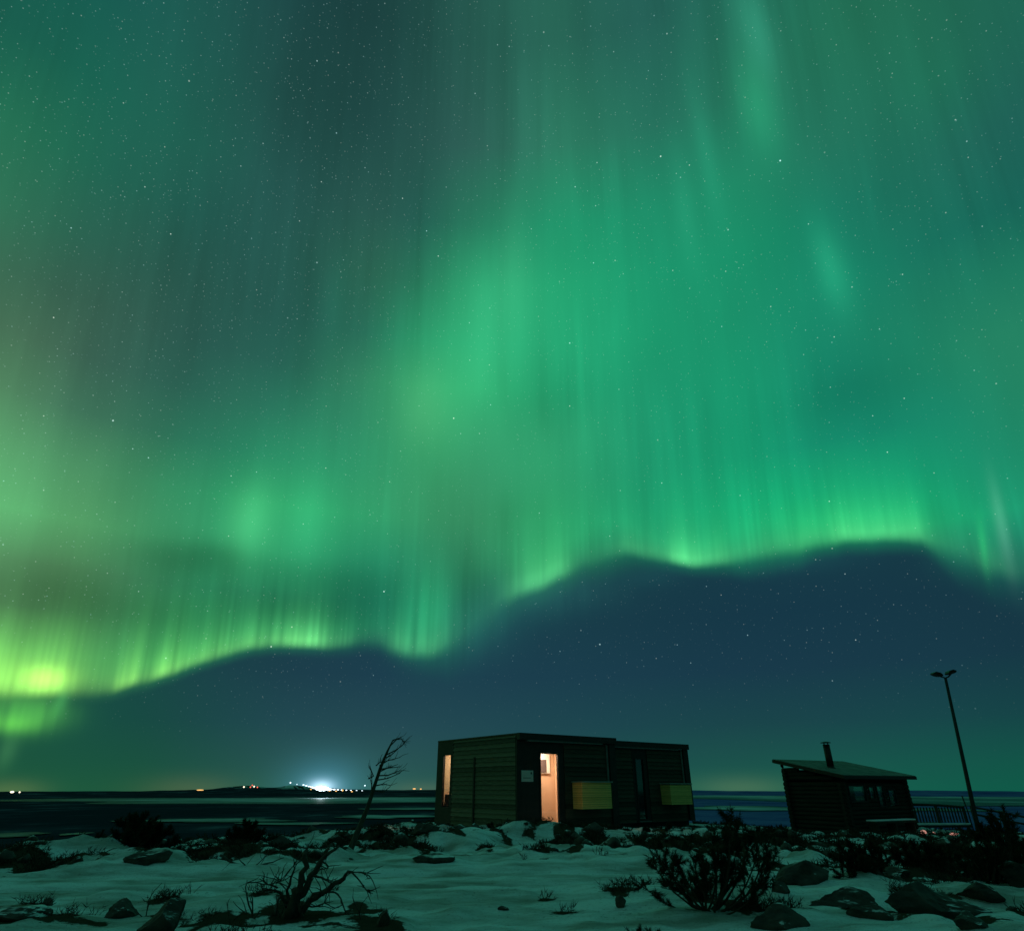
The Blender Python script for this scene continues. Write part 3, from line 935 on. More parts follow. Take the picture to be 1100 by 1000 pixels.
def module(origin, width, depth, win, panel, label, lit, duct_x, left_window):
    t = thing('wooden_cabin', label, 'cabin', origin, ANG, 'flat roofed cabin modules')
    W, D, H = width, depth, ZT - origin[2]
    wx0, wx1, wz0, wz1 = win
    px0, px1 = panel
    # plinth, roof, fascia
    MB().box(0.10, W - 0.10, 0.16, D - 0.10, -0.45, 0.0).build('base', MT['black'], t)
    MB().box(0.06, W - 0.06, 0.06, D - 0.06, 0.0, 0.10).build('floor', MT['roomdark'], t)
    rf = MB().box(0.068, W + 0.02, 0.02, D - 0.03, H - 0.16, H - 0.03).build('roof', MT['black'], t)
    fb = MB()
    fb.box(-0.035, W + 0.035, -0.16, 0.018, H - 0.20, H)          # front fascia with a small overhang
    fb.box(-0.034, 0.066, 0.02, D + 0.004, H - 0.051, H - 0.002)
    fb.box(W + 0.0225, W + 0.035, 0.02, D - 0.03, H - 0.13, H - 0.002)
    fb.build('fascia', MT['fascia'], rf)
    MB().box(0.30, W - 0.65, -0.150, -0.02, H - 0.245, H - 0.203).build('soffit_trim', MT['trim'], rf)
    # front wall: black panel with the glazed slot, boards to the right of it
    zw = H - 0.205
    w = MB()
    w.box(px0, wx0 - 0.06, 0.0, 0.08, 0.0, zw)
    w.box(wx1 + 0.06, px1, 0.0, 0.08, 0.0, zw)
    w.box(wx0 - 0.06, wx1 + 0.06, 0.0, 0.08, wz1 + 0.06, zw)
    w.box(wx0 - 0.06, wx1 + 0.06, 0.0, 0.08, 0.0, wz0 - 0.06)
    w.build('front_panel', MT['black'], t)
    c = MB()
    lap_wall(c, px1 + 0.004, W - 0.30, 0.0, zw, 0.004)
    if px0 > 0.2:
        lap_wall(c, 0.16, px0 - 0.004, 0.0, zw, 0.004)
    c.build('front_cladding', MT['clad'], t)
    MB().box(W - 0.296, W, -0.10, 0.06, 0.0, zw).build('corner_post', MT['black'], t)
    if px0 > 0.2:
        MB().box(0.0, 0.156, -0.03, 0.06, 0.0, zw).build('corner_post', MT['black'], t)
    MB().box(duct_x, duct_x + 0.09, -0.06, -0.024, 1.30, zw - 0.03).build('pipe_cover', MT['trim'], t, bevel=0.01)
    # other walls
    c = MB()
    if left_window:
        a0, a1, b0, b1 = left_window
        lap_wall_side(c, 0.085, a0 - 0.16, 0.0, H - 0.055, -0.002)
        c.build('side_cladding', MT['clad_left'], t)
        fr = MB()
        fr.box(-0.022, 0.06, a0 - 0.156, a0, 0.0, H - 0.055)
        fr.box(-0.022, 0.06, a1, D, 0.0, H - 0.055)
        fr.box(-0.022, 0.06, a0, a1, b1, H - 0.055)
        fr.box(-0.022, 0.06, a0, a1, 0.0, b0)
        f = fr.build('window_frame', MT['black'], t)
        MB().box(0.012, 0.022, a0 - 0.0, a1 + 0.0, b0, b1).build('pane', MT['pane'], f)
        MB().box(-0.06, -0.028, 2.45, 2.53, 0.0, 2.14).build('drainpipe', MT['black'], t)
        MB().box(-0.026, 0.0, 0.002, 0.082, 0.0, zw).build('corner_board', MT['black'], t)
    else:
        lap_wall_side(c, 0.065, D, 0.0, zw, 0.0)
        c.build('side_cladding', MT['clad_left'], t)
    e = MB()
    e.box(W - 0.06, W - 0.001, 0.063, D, 0.0, zw)
    e.box(0.064, W - 0.063, D - 0.06, D, 0.0, zw)
    e.build('rear_wall', MT['clad'], t)
    # glazed slot
    fr = MB()
    fr.box(wx0 - 0.058, wx0, -0.02, 0.07, wz0 - 0.058, wz1 + 0.058)
    fr.box(wx1, wx1 + 0.058, -0.02, 0.07, wz0 - 0.058, wz1 + 0.058)
    fr.box(wx0, wx1, -0.02, 0.07, wz1, wz1 + 0.058)
    fr.box(wx0, wx1, -0.02, 0.07, wz0 - 0.058, wz0)
    f = fr.build('window', MT['black'], t)
    MB().box(wx0, wx1, 0.035, 0.047, wz0, wz1).build('pane', MT['pane' if lit else 'pane_dark'], f)
    MB().box(wx0 - 0.12, wx1 + 0.12, -0.12, -0.022, wz0 - 0.10, wz0 - 0.062).build('sill', MT['trim'], f)
    return t


P1 = (0.1847, 22.46, 0.0)
U = Vector((math.cos(ANG), math.sin(ANG), 0))
W_ = Vector((-math.sin(ANG), math.cos(ANG), 0))
cab1 = module(P1, 4.36, 5.10, (0.95, 1.69, 0.14, 2.19), (0.0, 1.96),
              'dark boarded cabin with warm light glowing in its tall narrow window', True, 4.36 - 0.42, (4.12, 4.64, 0.55, 2.26))
P2v = Vector(P1) + U * 4.42 + W_ * 1.0
cab2 = module(tuple(P2v), 5.20, 5.0, (2.10, 2.52, 0.12, 2.17), (1.90, 2.75),
              'unlit dark boarded cabin with a tall dark window, set back behind the lit one', False, 5.20 - 0.42, None)

# the lit room: plywood lining, a wall heater, the lamps
rm = MB()
rm.box(0.065, 3.0, 1.25, 1.30, 0.105, 2.50)
rm.box(0.30, 0.34, 0.10, 1.245, 0.105, 2.50)
rm.box(2.60, 2.64, 0.10, 1.245, 0.105, 2.50)
rm.build('room_wall', MT['room'], cab1)
MB().box(0.066, 4.28, 0.10, 5.02, 2.50, 2.54).build('room_ceiling', MT['white'], cab1)
h = MB().box(1.78, 2.34, 1.19, 1.247, 1.62, 2.42).build('wall_heater', MT['white'], cab1, bevel=0.01)
MB().box(1.80, 2.16, 1.17, 1.187, 1.66, 2.06).build('grille', MT['screen'], h)
lamp('ceiling_light', cab1, (1.5, 0.66, 2.46), 80.0, (1.0, 0.74, 0.54), 0.5)
rm = MB()
rm.box(1.40, 1.44, 3.30, 5.02, 0.105, 2.49)
rm.box(0.07, 1.395, 3.26, 3.30, 0.105, 2.49)
rm.box(0.07, 1.395, 5.00, 5.03, 0.105, 2.49)
rm.build('room_wall', MT['room'], cab1)
MB().box(0.25, 0.9, 3.8, 4.9, 0.105, 0.95).build('bunk', MT['roomdark'], cab1, bevel=0.02)
lamp('ceiling_light', cab1, (0.72, 4.3, 2.46), 34.0, (1.0, 0.84, 0.58), 0.4)

# sign beside the lit window
sg = thing('wall_sign', 'small pale sign with a dark mark beside the lit window', 'sign', P1, ANG)
MB().box(0.14, 0.62, -0.022, -0.004, 1.35, 1.68).build('board', MT['sign'], sg, bevel=0.004)
mk = MB()
n = 14
mk.add([(0.535 + 0.035 * math.cos(2 * PI * i / n), -0.0245, 1.60 + 0.035 * math.sin(2 * PI * i / n)) for i in range(n)], [tuple(range(n))])
mk.build('emblem', MT['signdark'], sg)
MB().box(0.20, 0.52, -0.0245, -0.0225, 1.445, 1.475).build('printed_line', MT['signmid'], sg)

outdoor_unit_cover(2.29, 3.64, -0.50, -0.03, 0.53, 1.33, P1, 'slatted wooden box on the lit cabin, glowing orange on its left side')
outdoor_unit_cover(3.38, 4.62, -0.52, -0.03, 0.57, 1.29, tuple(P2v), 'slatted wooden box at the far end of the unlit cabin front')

# ------------------------------------------------------------------ the log hut with a stovepipe
A2 = R(30)
HB = -0.52
hut = thing('log_hut', 'low dark log hut with sloping frosted roof and stovepipe', 'hut', (13.62, 28.5, HB), A2)
x0, x1, y0, y1 = 0.0, 4.30, 0.30, 2.90
zf, zb = 1.98, 2.50          # wall tops


def wall_z(y):
    return zf + (zb - zf) * (y - y0) / (y1 - y0)


rnd = random.Random(4)


def log_run(mb, a, b, z0, z1, rr=0.085):
    """a stack of round logs between two plan points"""
    k = 0
    z = z0 + rr
    a, b = Vector((a[0], a[1], 0)), Vector((b[0], b[1], 0))
    d = (b - a)
    L = d.length
    while z + rr * 0.6 < z1:
        m = max(2, int(L / 0.5))
        pts = [a + d * (i / m) + Vector((0, 0, z + rnd.uniform(-.006, .006))) for i in range(m + 1)]
        mb.tube(pts, [rr * rnd.uniform(.96, 1.06) for _ in pts], 10)
        z += rr * 1.86


lg = MB()
log_run(lg, (x0, y0 - 0.18), (x0, y1 + 0.18), 0.0, 2.0)
z = 2.0
while z < zb - 0.02:
    ya = y0 + (y1 - y0) * max(0, (z - zf)) / (zb - zf)
    log_run(lg, (x0, ya + 0.25), (x0, y1 + 0.15), z - 0.02, z + 0.16)
    z += 0.158
lg.build('gable_wall', MT['logs'], hut)
lg = MB()
log_run(lg, (x1, y0 - 0.18), (x1, y1 + 0.18), 0.0, 0.9)
log_run(lg, (x1, y0 - 0.18), (x1, y1 + 0.18), 1.88, 2.1)
log_run(lg, (x1, y0 - 0.18), (x1, y0 + 0.30), 0.86, 1.95)
log_run(lg, (x1, y0 + 1.30), (x1, y0 + 1.42), 0.86, 1.95)
log_run(lg, (x0 - 0.18, y1), (x1 + 0.18, y1), 0.02, 2.48)
lg.build('rear_wall', MT['logs'], hut)
lg = MB()
wz0, wz1 = 1.10, 1.74
wins = [(0.32, 1.36, 1.20, 1.74), (1.66, 1.98, 1.30, 1.70), (2.20, 2.60, 1.02, 1.74), (2.96, 3.42, 1.10, 1.58)]
log_run(lg, (x0 - 0.18, y0), (x1 + 0.18, y0), 0.06, 1.02)
log_run(lg, (x0 - 0.18, y0), (x1 + 0.18, y0), 1.72, 1.98)
prev = x0 - 0.18
for (a, b, c, d) in wins:
    log_run(lg, (prev, y0), (a - 0.05, y0), 0.98, 1.76)
    if c > 1.15:
        log_run(lg, (a - 0.05, y0), (b + 0.05, y0), 0.98, c)
    if d < 1.6:
        log_run(lg, (a - 0.05, y0), (b + 0.05, y0), d + 0.02, 1.76)
    prev = b + 0.05
log_run(lg, (prev, y0), (x1 + 0.18, y0), 0.98, 1.76)
lg.build('front_wall', MT['logs'], hut)
for (a, b, c, d) in wins:
    fr = MB()
    for q in ((a - 0.05, a, c - 0.05, d + 0.05), (b, b + 0.05, c - 0.05, d + 0.05), (a, b, d, d + 0.05), (a, b, c - 0.05, c)):
        fr.box(q[0], q[1], y0 - 0.10, y0 - 0.05, q[2], q[3])
    f = fr.build('window', MT['black'], hut)
    MB().box(a, b, y0 - 0.075, y0 - 0.063, c, d).build('pane', MT['pane_hut'], f)
# roof: a sloping slab with overhang and a thin snow-frosted skin
rs = (zb - zf) / (y1 - y0)
ra, rb = -0.08, y1 + 0.42
za, zbk = zf + 0.10 + rs * (ra - y0), zf + 0.10 + rs * (rb - y0)
MB().add([(-0.26 if i in (0, 3) else 4.82, ra if i < 2 else rb, (za if i < 2 else zbk) + dz) for dz in (0, 0.12) for i in range(4)],
         [(3, 2, 1, 0), (4, 5, 6, 7), (0, 1, 5, 4), (1, 2, 6, 5), (2, 3, 7, 6), (3, 0, 4, 7)]).build('roof', MT['fascia'], hut)
skin = MB().add([(-0.24 if i in (0, 3) else 4.80, ra + 0.02 if i < 2 else rb - 0.02, (za if i < 2 else zbk) + dz) for dz in (0.124, 0.15) for i in range(4)],
                [(3, 2, 1, 0), (4, 5, 6, 7), (0, 1, 5, 4), (1, 2, 6, 5), (2, 3, 7, 6), (3, 0, 4, 7)]).build('roof_covering', MT['roof'], hut)
cx, cy = 1.32, 1.55
zc = za + 0.15 + rs * (cy - ra)
ch = MB().tube([(cx, cy, zc - 0.1), (cx, cy, zc + 0.92)], 0.145, 18).build('chimney', MT['metal'], hut)
cp = MB().tube([(cx, cy, zc + 0.98), (cx, cy, zc + 1.005), (cx, cy, zc + 1.04)], [0.22, 0.21, 0.06], 18)
for k in range(4):
    cp.tube([(cx + 0.11 * math.cos(k * PI / 2), cy + 0.11 * math.sin(k * PI / 2), zc + 0.90), (cx + 0.11 * math.cos(k * PI / 2), cy + 0.11 * math.sin(k * PI / 2), zc + 0.985)], 0.012, 6)
cp.build('cap', MT['metal'], ch)
MB().tube([(cx, cy, zc - 0.04), (cx, cy, zc + 0.05)], [0.2, 0.135], 18).build('flashing', MT['metal'], ch)
bn = thing('bench', 'snow covered wooden bench under the hut windows', 'bench', (13.62, 28.5, HB), A2)
MB().box(0.35, 3.1, -0.62, -0.16, 0.44, 0.50).build('seat', MT['deck'], bn)
MB().box(0.37, 3.08, -0.61, -0.17, 0.503, 0.56).build('snow_cap', MT['snowcap'], bn, bevel=0.03)
for xx in (0.45, 1.65, 2.9):
    MB().box(xx, xx + 0.08, -0.58, -0.2, -0.1, 0.438).build('leg', MT['deck'], bn)

# ------------------------------------------------------------------ terrace, lamp post, stair rail
tr = thing('terrace', 'low wooden terrace with slatted railing behind the hut', 'terrace', (18.4, 33.0, -0.62), R(4))
MB().box(0.0, 2.75, 0.0, 2.6, 0.16, 0.26).build('deck', MT['deck'], tr)
MB().box(-0.02, 2.77, -0.06, 0.10, 0.264, 0.34).build('snow_cap', MT['snowcap'], tr, bevel=0.03)
for xx in (0.05, 1.3, 2.62):
    MB().box(xx, xx + 0.1, 0.10, 0.20, -0.3, 0.158).build('leg', MT['deck'], tr)
for xx in (0.0, 1.32, 2.65):
    MB().box(xx, xx + 0.1, 0.12, 0.22, 0.264, 1.02).build('post', MT['deck'], tr)
rl = MB().tube([(0.0, 0.17, 1.10), (0.8, 0.17, 1.09), (1.7, 0.17, 1.05), (2.75, 0.17, 0.98)], 0.055, 8)
rl.build('handrail', MT['deck'], tr)
for k in range(17):
    xx = 0.14 + k * 0.148
    if abs(xx - 1.36) < .07:
        continue
    MB().box(xx, xx + 0.06, 0.15, 0.18, 0.36, 0.98).build('baluster', MT['deck'], tr)
st = thing('stair_railing', 'sloping wooden stair rail running down past the lamp post', 'railing', (21.35, 33.0, -0.62), 0)
for (z0_, z1_) in ((1.0, 0.50), (0.70, 0.20)):
    MB().tube([(0, 0.1, z0_), (2.6, -0.2, z1_)], 0.045, 8).build('handrail', MT['deck'], st)
for xx, zz in ((0.0, 1.05), (1.2, .82), (2.45, .58)):
    MB().box(xx - 0.05, xx + 0.05, 0.12 - .12 * xx, 0.20 - .12 * xx, -0.5, zz).build('post', MT['deck'], st)
tag(MB().tube([(20.97, 33.0, 0.84), (21.03, 33.0, 0.2), (21.05, 33.0, -0.9)], 0.03, 7).build('stake', MT['deck']), 'thin leaning stake just left of the lamp post', 'stake')

lp = thing('lamp_post', 'tall slim lamp post with two unlit floodlight heads', 'lamp post', (19.32, 30.0, gz(19.32, 30.0)), 0)
pb = Vector((0, 0, 0))
zb_ = 5.64 - lp.location.z
MB().tube([(0, 0, -0.3), (0.0, 0, 0.0), (0.55, 0, zb_)], [0.10, 0.095, 0.06], 12).build('pole', MT['metal'], lp)
MB().tube([(0.18, 0, zb_ + 0.12), (0.36, 0, zb_ + 0.06), (0.55, 0, zb_), (0.70, 0, zb_ + 0.05), (0.86, 0, zb_ + 0.18)], 0.03, 8).build('crossarm', MT['metal'], lp)
for sx_, xx, zz, tl in ((-1, 0.20, 0.16, 14), (1, 0.86, 0.25, -16)):
    hd = MB()
    c_, s_ = math.cos(R(tl)), math.sin(R(tl))
    pts = [(-.20, -.05), (-.08, -.08), (.08, -.08), (.20, -.05), (.20, .01), (.10, .08), (-.10, .08), (-.20, .01)]
    hd.prism([(xx + a * c_ + b * s_, zb_ + zz - a * s_ + b * c_) for a, b in pts], -0.16, 0.16)
    hd.build('floodlight', MT['metal'], lp, bevel=0.01)

# ------------------------------------------------------------------ rocks
ROCKS = []


def rock(px, py, w, hgt, dep, seed, label, sharp=0.5, tilt=0.0, sink=0.3, name='boulder', cat='rock', yaw=0.0, wedge=0.0):
    p = ghit(px, py)
    bm = bmesh.new()
    bmesh.ops.create_icosphere(bm, subdivisions=5, radius=1.0)
    rr = random.Random(seed)
    planes = [(Vector((rr.uniform(-1, 1), rr.uniform(-1, 1), rr.uniform(-.6, 1))).normalized(), rr.uniform(0.40, 0.74)) for _ in range(10)]
    off = Vector((seed * 3.1, seed * 1.7, seed * .7))
    for v in bm.verts:
        c = v.co.copy()
        for nrm, d in planes:
            k = c.dot(nrm)
            if k > d:
                c -= nrm * (k - d) * (0.75 + 0.25 * sharp)
        c += v.normal * (mnoise.noise(c * 1.7 + off) * 0.12 + mnoise.noise(c * 5 + off) * 0.05 + mnoise.noise(c * 13 + off) * 0.022)
        if wedge and c.z > 0:
            c.z *= max(0.12, 1 - abs(wedge) * (0.5 + 0.5 * c.x * (1 if wedge > 0 else -1)))
        v.co = Vector((c.x * w / 2, c.y * dep / 2, c.z * hgt))
    me = bpy.data.meshes.new(name)
    bm.to_mesh(me)
    bm.free()
    me.polygons.foreach_set('use_smooth', [True] * len(me.polygons))
    me.set_sharp_from_angle(angle=R(16))
    ROCKS.append((p.x, p.y, w * .5))
    me.materials.append(MT['rock'])
    o = bpy.data.objects.new(name, me)
    COL.objects.link(o)
    hgt *= .76
    o.location = p + Vector((0, 0, hgt * (0.5 - sink)))
    o.scale = (1.1, 1, .76)
    o.rotation_euler = (0, tilt, yaw)
    return tag(o, label, cat, 'granite boulders in the snow')


rock(131, 985, .34, .22, .30, 3, 'blunt brown boulder in the snow, beside the sharper pointed one', .9, 0, .2, wedge=.55)
rock(172, 1002, .54, .36, .30, 8, 'sharp pointed brown rock leaning right, by a thin twig', 1.0, R(-14), .2, wedge=-.75)
rock(410, 993, .14, .16, .12, 12, 'small upright block of stone right of the dead stump', 1.0, 0, .1)
rock(871, 948, .82, .34, .5, 15, 'rounded dark boulder uphill on the slope, just right of the big pine shrub', .8, R(-7), .3, wedge=-.35)
rock(906, 975, .72, .26, .42, 21, 'humped dark rock below the rounded boulder', .8, R(4), .32, wedge=-.3)
rock(1008, 982, 1.36, .50, .60, 26, 'long flat dark slab of rock sloping down to the right', 1.0, R(3), .35, wedge=.72)
rock(833, 996, .56, .20, .34, 31, 'low rounded rock at the foot of the big pine shrub', .8, 0, .3)
rock(1100, 952, .60, .32, .5, 35, 'snow topped rock cut off by the right edge of the view', .8, 0, .25)
rock(668, 974, .13, .11, .12, 41, 'little dark stone left of the big pine shrub', .8, 0, .15)
rock(-2, 984, .9, .16, .5, 44, 'low dark rock cut off by the left edge of the view', .8, 0, .4)
rock(457, 893, .62, .26, .4, 47, 'pale rock at the back corner of the lit cabin', .8, 0, .2)
rock(466, 924, .80, .20, .5, 51, 'low flat rock in the snow bank before the track', .8, 0, .35)
rock(838, 957, .22, .15, .2, 55, 'small dark rock wedged between the pine shrub and the rounded boulder', .8, 0, .2)
rock(1054, 962, .55, .20, .4, 59, 'dark rock under the bushes near the right edge', .8, 0, .35)
rock(160, 925, .8, .24, .5, 63, 'dark flat rock under the wide ridge pine', .8, 0, .35)
rock(540, 977, .16, .05, .12, 67, 'tiny flat stone showing in the open snow before the track', .8, 0, .3)


rock(935, 985, .40, .16, .3, 71, 'small dark slab between the humped rock and the long flat slab', .9, R(6), .3, wedge=.4)
rock(965, 940, .55, .18, .35, 73, 'flat dark rock just behind the long flat slab', .9, 0, .3, wedge=-.4)
rock(1045, 995, .34, .12, .3, 75, 'low dark stone below the right end of the long flat slab', .9, 0, .3)


# rubble: frost shattered stones past counting on the crest and the knoll
def rubble():
    rr = np.random.RandomState(17)
    protos = []
    for sd in range(7):
        bm = bmesh.new()
        bmesh.ops.create_icosphere(bm, subdivisions=3, radius=1.0)
        q = random.Random(100 + sd)
        planes = [(Vector((q.uniform(-1, 1), q.uniform(-1, 1), q.uniform(-.6, 1))).normalized(), q.uniform(.45, .8)) for _ in range(12)]
        for v in bm.verts:
            c = v.co.copy()
            for nrm, d in planes:
                k = c.dot(nrm)
                if k > d:
                    c -= nrm * (k - d)
            v.co = c + v.normal * mnoise.noise(c * 3 + Vector((sd, 0, 0))) * .08
        protos.append((np.array([v.co[:] for v in bm.verts]), np.array([[v.index for v in f.verts] for f in bm.faces])))
        bm.free()
    VS, FS, n0 = [], [], 0
    cnt = 0
    while cnt < 620:
        th = np.radians(rr.uniform(-43, 43))
        r = 7.5 + 22 * rr.rand() ** .7
        x, y = math.sin(th) * r, math.cos(th) * r
        c = float(cover(np.array([x]), np.array([y]))[0])
        if c + rr.uniform(-.35, .25) < .5 or float(track_mask(np.array([x]), np.array([y]))[0]) > .25:
            continue
        dx, dy = x - P1[0], y - P1[1]
        lx, ly = dx * math.cos(ANG) + dy * math.sin(ANG), -dx * math.sin(ANG) + dy * math.cos(ANG)
        if -.3 < lx < 9.9 and -.5 < ly < 6.5:
            continue
        if (abs(x - 2.2) < 1.0 and abs(y - 8.5) < .7) or (abs(x + 2.2) < 1.0 and abs(y - 7.9) < .6):
            continue
        V, F = protos[rr.randint(7)]
        sz = 0.05 + .17 * rr.rand() ** 2.2 * (1.0 if r > 12 else .55)
        a = rr.uniform(0, 6.28)
        S = V * np.array([sz * rr.uniform(.9, 1.6), sz * rr.uniform(.8, 1.2), sz * rr.uniform(.5, 1.0)])
        S = np.stack([S[:, 0] * math.cos(a) - S[:, 1] * math.sin(a) + x, S[:, 0] * math.sin(a) + S[:, 1] * math.cos(a) + y, S[:, 2] + gz(x, y) + sz * .12], -1)
        VS.append(S); FS.append(F + n0); n0 += len(V)
        cnt += 1
    V, F = np.concatenate(VS), np.concatenate(FS)
    m = MB()
    m.v, m.f, m.sm = V.tolist(), F.tolist(), [True] * len(F)
    tag(m.build('rubble', MT['rock']), 'small frost shattered stones half buried in snow', None, None, 'stuff')


rubble()

# ------------------------------------------------------------------ vegetation
def tuft(mb, p, d, rnd_, n=26, ln=0.045, wd=0.0022):
    """a brush of needles round the tip of a twig"""
    d = d.normalized()
    a = d.cross(Vector((0.3, 0.5, 0.81)))
    a.normalize()
    b = d.cross(a)
    L = ln * 1.9
    for i in range(n):
        q = rnd_.uniform(0, 2 * PI)
        s = rnd_.uniform(-0.35, 1.0)
        o = p + d * (s * L * 0.6)
        k = (d * rnd_.uniform(0.35, 1.1) + (a * math.cos(q) + b * math.sin(q)) * rnd_.uniform(.5, 1.0)).normalized()
        l = ln * rnd_.uniform(.7, 1.25)
        side = k.cross(Vector((rnd_.uniform(-1, 1), rnd_.uniform(-1, 1), rnd_.uniform(-1, 1))))
        side = side.normalized() * wd if side.length > 1e-4 else a * wd
        mb.add([o - side, o + side, o + k * l], [(0, 1, 2)])


def bend(p, d, L, n, rnd_, wob, up=0.0):
    pts = [p.copy()]
    d = d.normalized()
    for i in range(n):
        d = (d + Vector((rnd_.uniform(-wob, wob), rnd_.uniform(-wob, wob), rnd_.uniform(-wob, wob) + up))).normalized()
        p = p + d * (L / n)
        pts.append(p.copy())
    return pts


def pine_shrub(base, stems, seed, label, group, ln=0.045, twigs=10, ntuft=26, wd=0.0022, r0=0.018, bare=0.35, name='dwarf_pine'):
    """stems: list of (tip offset vector, weight); base point on the ground"""
    rr = random.Random(seed)
    t = thing(name, label, 'shrub', tuple(base), 0, group)
    wood, nd = MB(), MB()
    for tip, wgt in stems:
        tip = Vector(tip)
        n = 7
        st_ = Vector((rr.uniform(-.10, .10), rr.uniform(-.10, .10), -0.06)) * (tip.length * 1.0)
        st_.z = -0.05
        pts = []
        sway = Vector((rr.uniform(-.1, .1), rr.uniform(-.1, .1), 0)) * tip.length
        for i in range(n + 1):
            f = i / n
            pts.append(st_ * (1 - f) + tip * f + sway * math.sin(f * PI) + Vector((rr.uniform(-1, 1), rr.uniform(-1, 1), rr.uniform(-.5, .5))) * 0.012
                       + Vector((0, 0, -0.10 * tip.length * math.sin(f * PI))))
        wood.tube(pts, [r0 * wgt * (1 - 0.75 * i / n) for i in range(n + 1)], 6)
        for k in range(int(twigs * wgt)):
            f = bare + (1 - bare) * rr.random() ** 0.7
            i = min(n - 1, int(f * n))
            p = pts[i].lerp(pts[i + 1], f * n - i)
            dd = (pts[i + 1] - pts[i]).normalized()
            q = Vector((rr.uniform(-1, 1), rr.uniform(-1, 1), rr.uniform(-.5, .7)))
            L = tip.length * rr.uniform(.08, .22) * (1.2 - 0.5 * f)
            tw = bend(p, dd * 0.5 + q, L, 4, rr, .25, .12)
            wood.tube(tw, [r0 * .32, r0 * .28, r0 * .24, r0 * .2, r0 * .12], 4)
            for j in (1, 2, 3, 4):
                tuft(nd, tw[j], tw[j] - tw[j - 1], rr, ntuft, ln, wd)
        tuft(nd, pts[-1], pts[-1] - pts[-2], rr, int(ntuft * 1.6), ln * 1.15, wd)
        tuft(nd, pts[-2], pts[-1] - pts[-2], rr, int(ntuft * 1.4), ln * 1.1, wd)
    wood.build('branches', MT['bark'], t)
    nd.build('needles', MT['needles'], t)
    return t


def tips_px(base_px, Y, tips, spread=0.35, seed=0, low=9):
    """stem tips given where they stand, at about the distance of the base"""
    rr = random.Random(seed)
    base = ghit(*base_px) if Y is None else at(base_px[0], base_px[1], Y)
    base.z = gz(base.x, base.y)
    out = []
    for q in tips:
        p = at(q[0], min(q[1] + low, base_px[1] - 4), base.y + rr.uniform(-spread, spread))
        out.append((p - base, q[2] if len(q) > 2 else 1.0))
    return base, out


SG = 'dwarf pines on the hilltop'
b, s = tips_px((762, 978), None, [(694, 898, 1.1), (684, 936, .7), (700, 916, .9), (712, 905), (726, 914), (738, 900), (752, 912), (765, 896), (772, 906), (784, 868, 1.3), (790, 880, 1.2),
                                  (798, 884), (806, 890, 1.1), (816, 894), (826, 898, 1.1), (832, 912, .9), (828, 936, .7), (776, 925, .8), (744, 935, .8), (800, 920, .9), (720, 940, .7), (815, 945, .7), (757, 922, .9), (786, 900, 1.1)], .40, 3, 9)
pine_shrub(b, s, 11, 'big many stemmed dwarf pine shrub standing in the snow near the track', SG, 0.052, 12, 22, 0.0034, 0.015, .42)

b, s = tips_px((150, 921), 14.3, [(105, 893), (112, 902), (122, 884), (132, 876, 1.2), (142, 872, 1.2), (152, 870, 1.3), (160, 874, 1.2), (170, 878), (180, 884), (188, 896), (196, 908, .8), (138, 890), (165, 892), (150, 895), (100, 915, .8), (178, 905)], .6, 5)
pine_shrub(b, s, 12, 'widest dark pine on the left ridge, below the orange glow on the horizon', SG, 0.07, 24, 26, 0.0070, 0.022, .05)
b, s = tips_px((266, 912), 16.0, [(246, 890), (255, 882), (264, 876, 1.2), (272, 878, 1.2), (282, 884), (290, 894, .9), (262, 890)], .4, 6)
pine_shrub(b, s, 13, 'dark rounded pine on the ridge under the red lights', SG, 0.07, 24, 26, 0.0070, 0.022, .05)
b, s = tips_px((528, 912), 19.0, [(506, 890), (516, 884), (527, 878, 1.1), (538, 882), (547, 892), (556, 902, .8), (520, 895), (500, 902, .8)], .4, 7)
pine_shrub(b, s, 14, 'dark pine bush against the left wall of the lit cabin', SG, 0.07, 22, 26, 0.0075, 0.02, .05)
b, s = tips_px((408, 912), 17.5, [(390, 896), (400, 890), (410, 888), (420, 892), (432, 897), (440, 903, .8), (384, 904, .8)], .4, 8)
pine_shrub(b, s, 15, 'low dark bush just right of the leaning dead tree', SG, 0.06, 11, 18, 0.0052, 0.016, .1)
b, s = tips_px((1064, 947), None, [(1046, 890), (1056, 880, 1.1), (1066, 872, 1.2), (1074, 868, 1.3), (1082, 870, 1.2), (1086, 882), (1090, 900), (1040, 905, .9), (1034, 922, .8), (1094, 915), (1060, 900), (1075, 895), (1050, 920, .8), (1080, 920)], .5, 9)
pine_shrub(b, s, 16, 'tall dark pine bush right of the foot of the lamp post', SG, 0.055, 15, 24, 0.0042, 0.016, .2)
b, s = tips_px((925, 935), None, [(896, 912), (904, 902), (914, 900), (925, 905), (936, 900), (946, 908), (955, 915, .8), (890, 922, .7), (930, 918, .8)], .5, 10)
pine_shrub(b, s, 17, 'low spreading pine bush in the snow below the hut windows', SG, 0.05, 18, 26, 0.0045, 0.014, .1)
b, s = tips_px((990, 930), None, [(960, 908), (970, 900), (982, 897), (995, 900), (1006, 905), (1018, 905), (1028, 912, .8), (985, 915, .8), (1010, 918, .8)], .5, 11)
pine_shrub(b, s, 18, 'low spreading pine bush in the snow before the terrace', SG, 0.05, 18, 26, 0.0047, 0.014, .1)
b, s = tips_px((1096, 925), None, [(1080, 905), (1090, 898), (1100, 895), (1108, 905)], .5, 12)
pine_shrub(b, s, 19, 'low dark bush cut off by the right edge of the view', SG, 0.05, 18, 26, 0.0045, 0.014, .1)
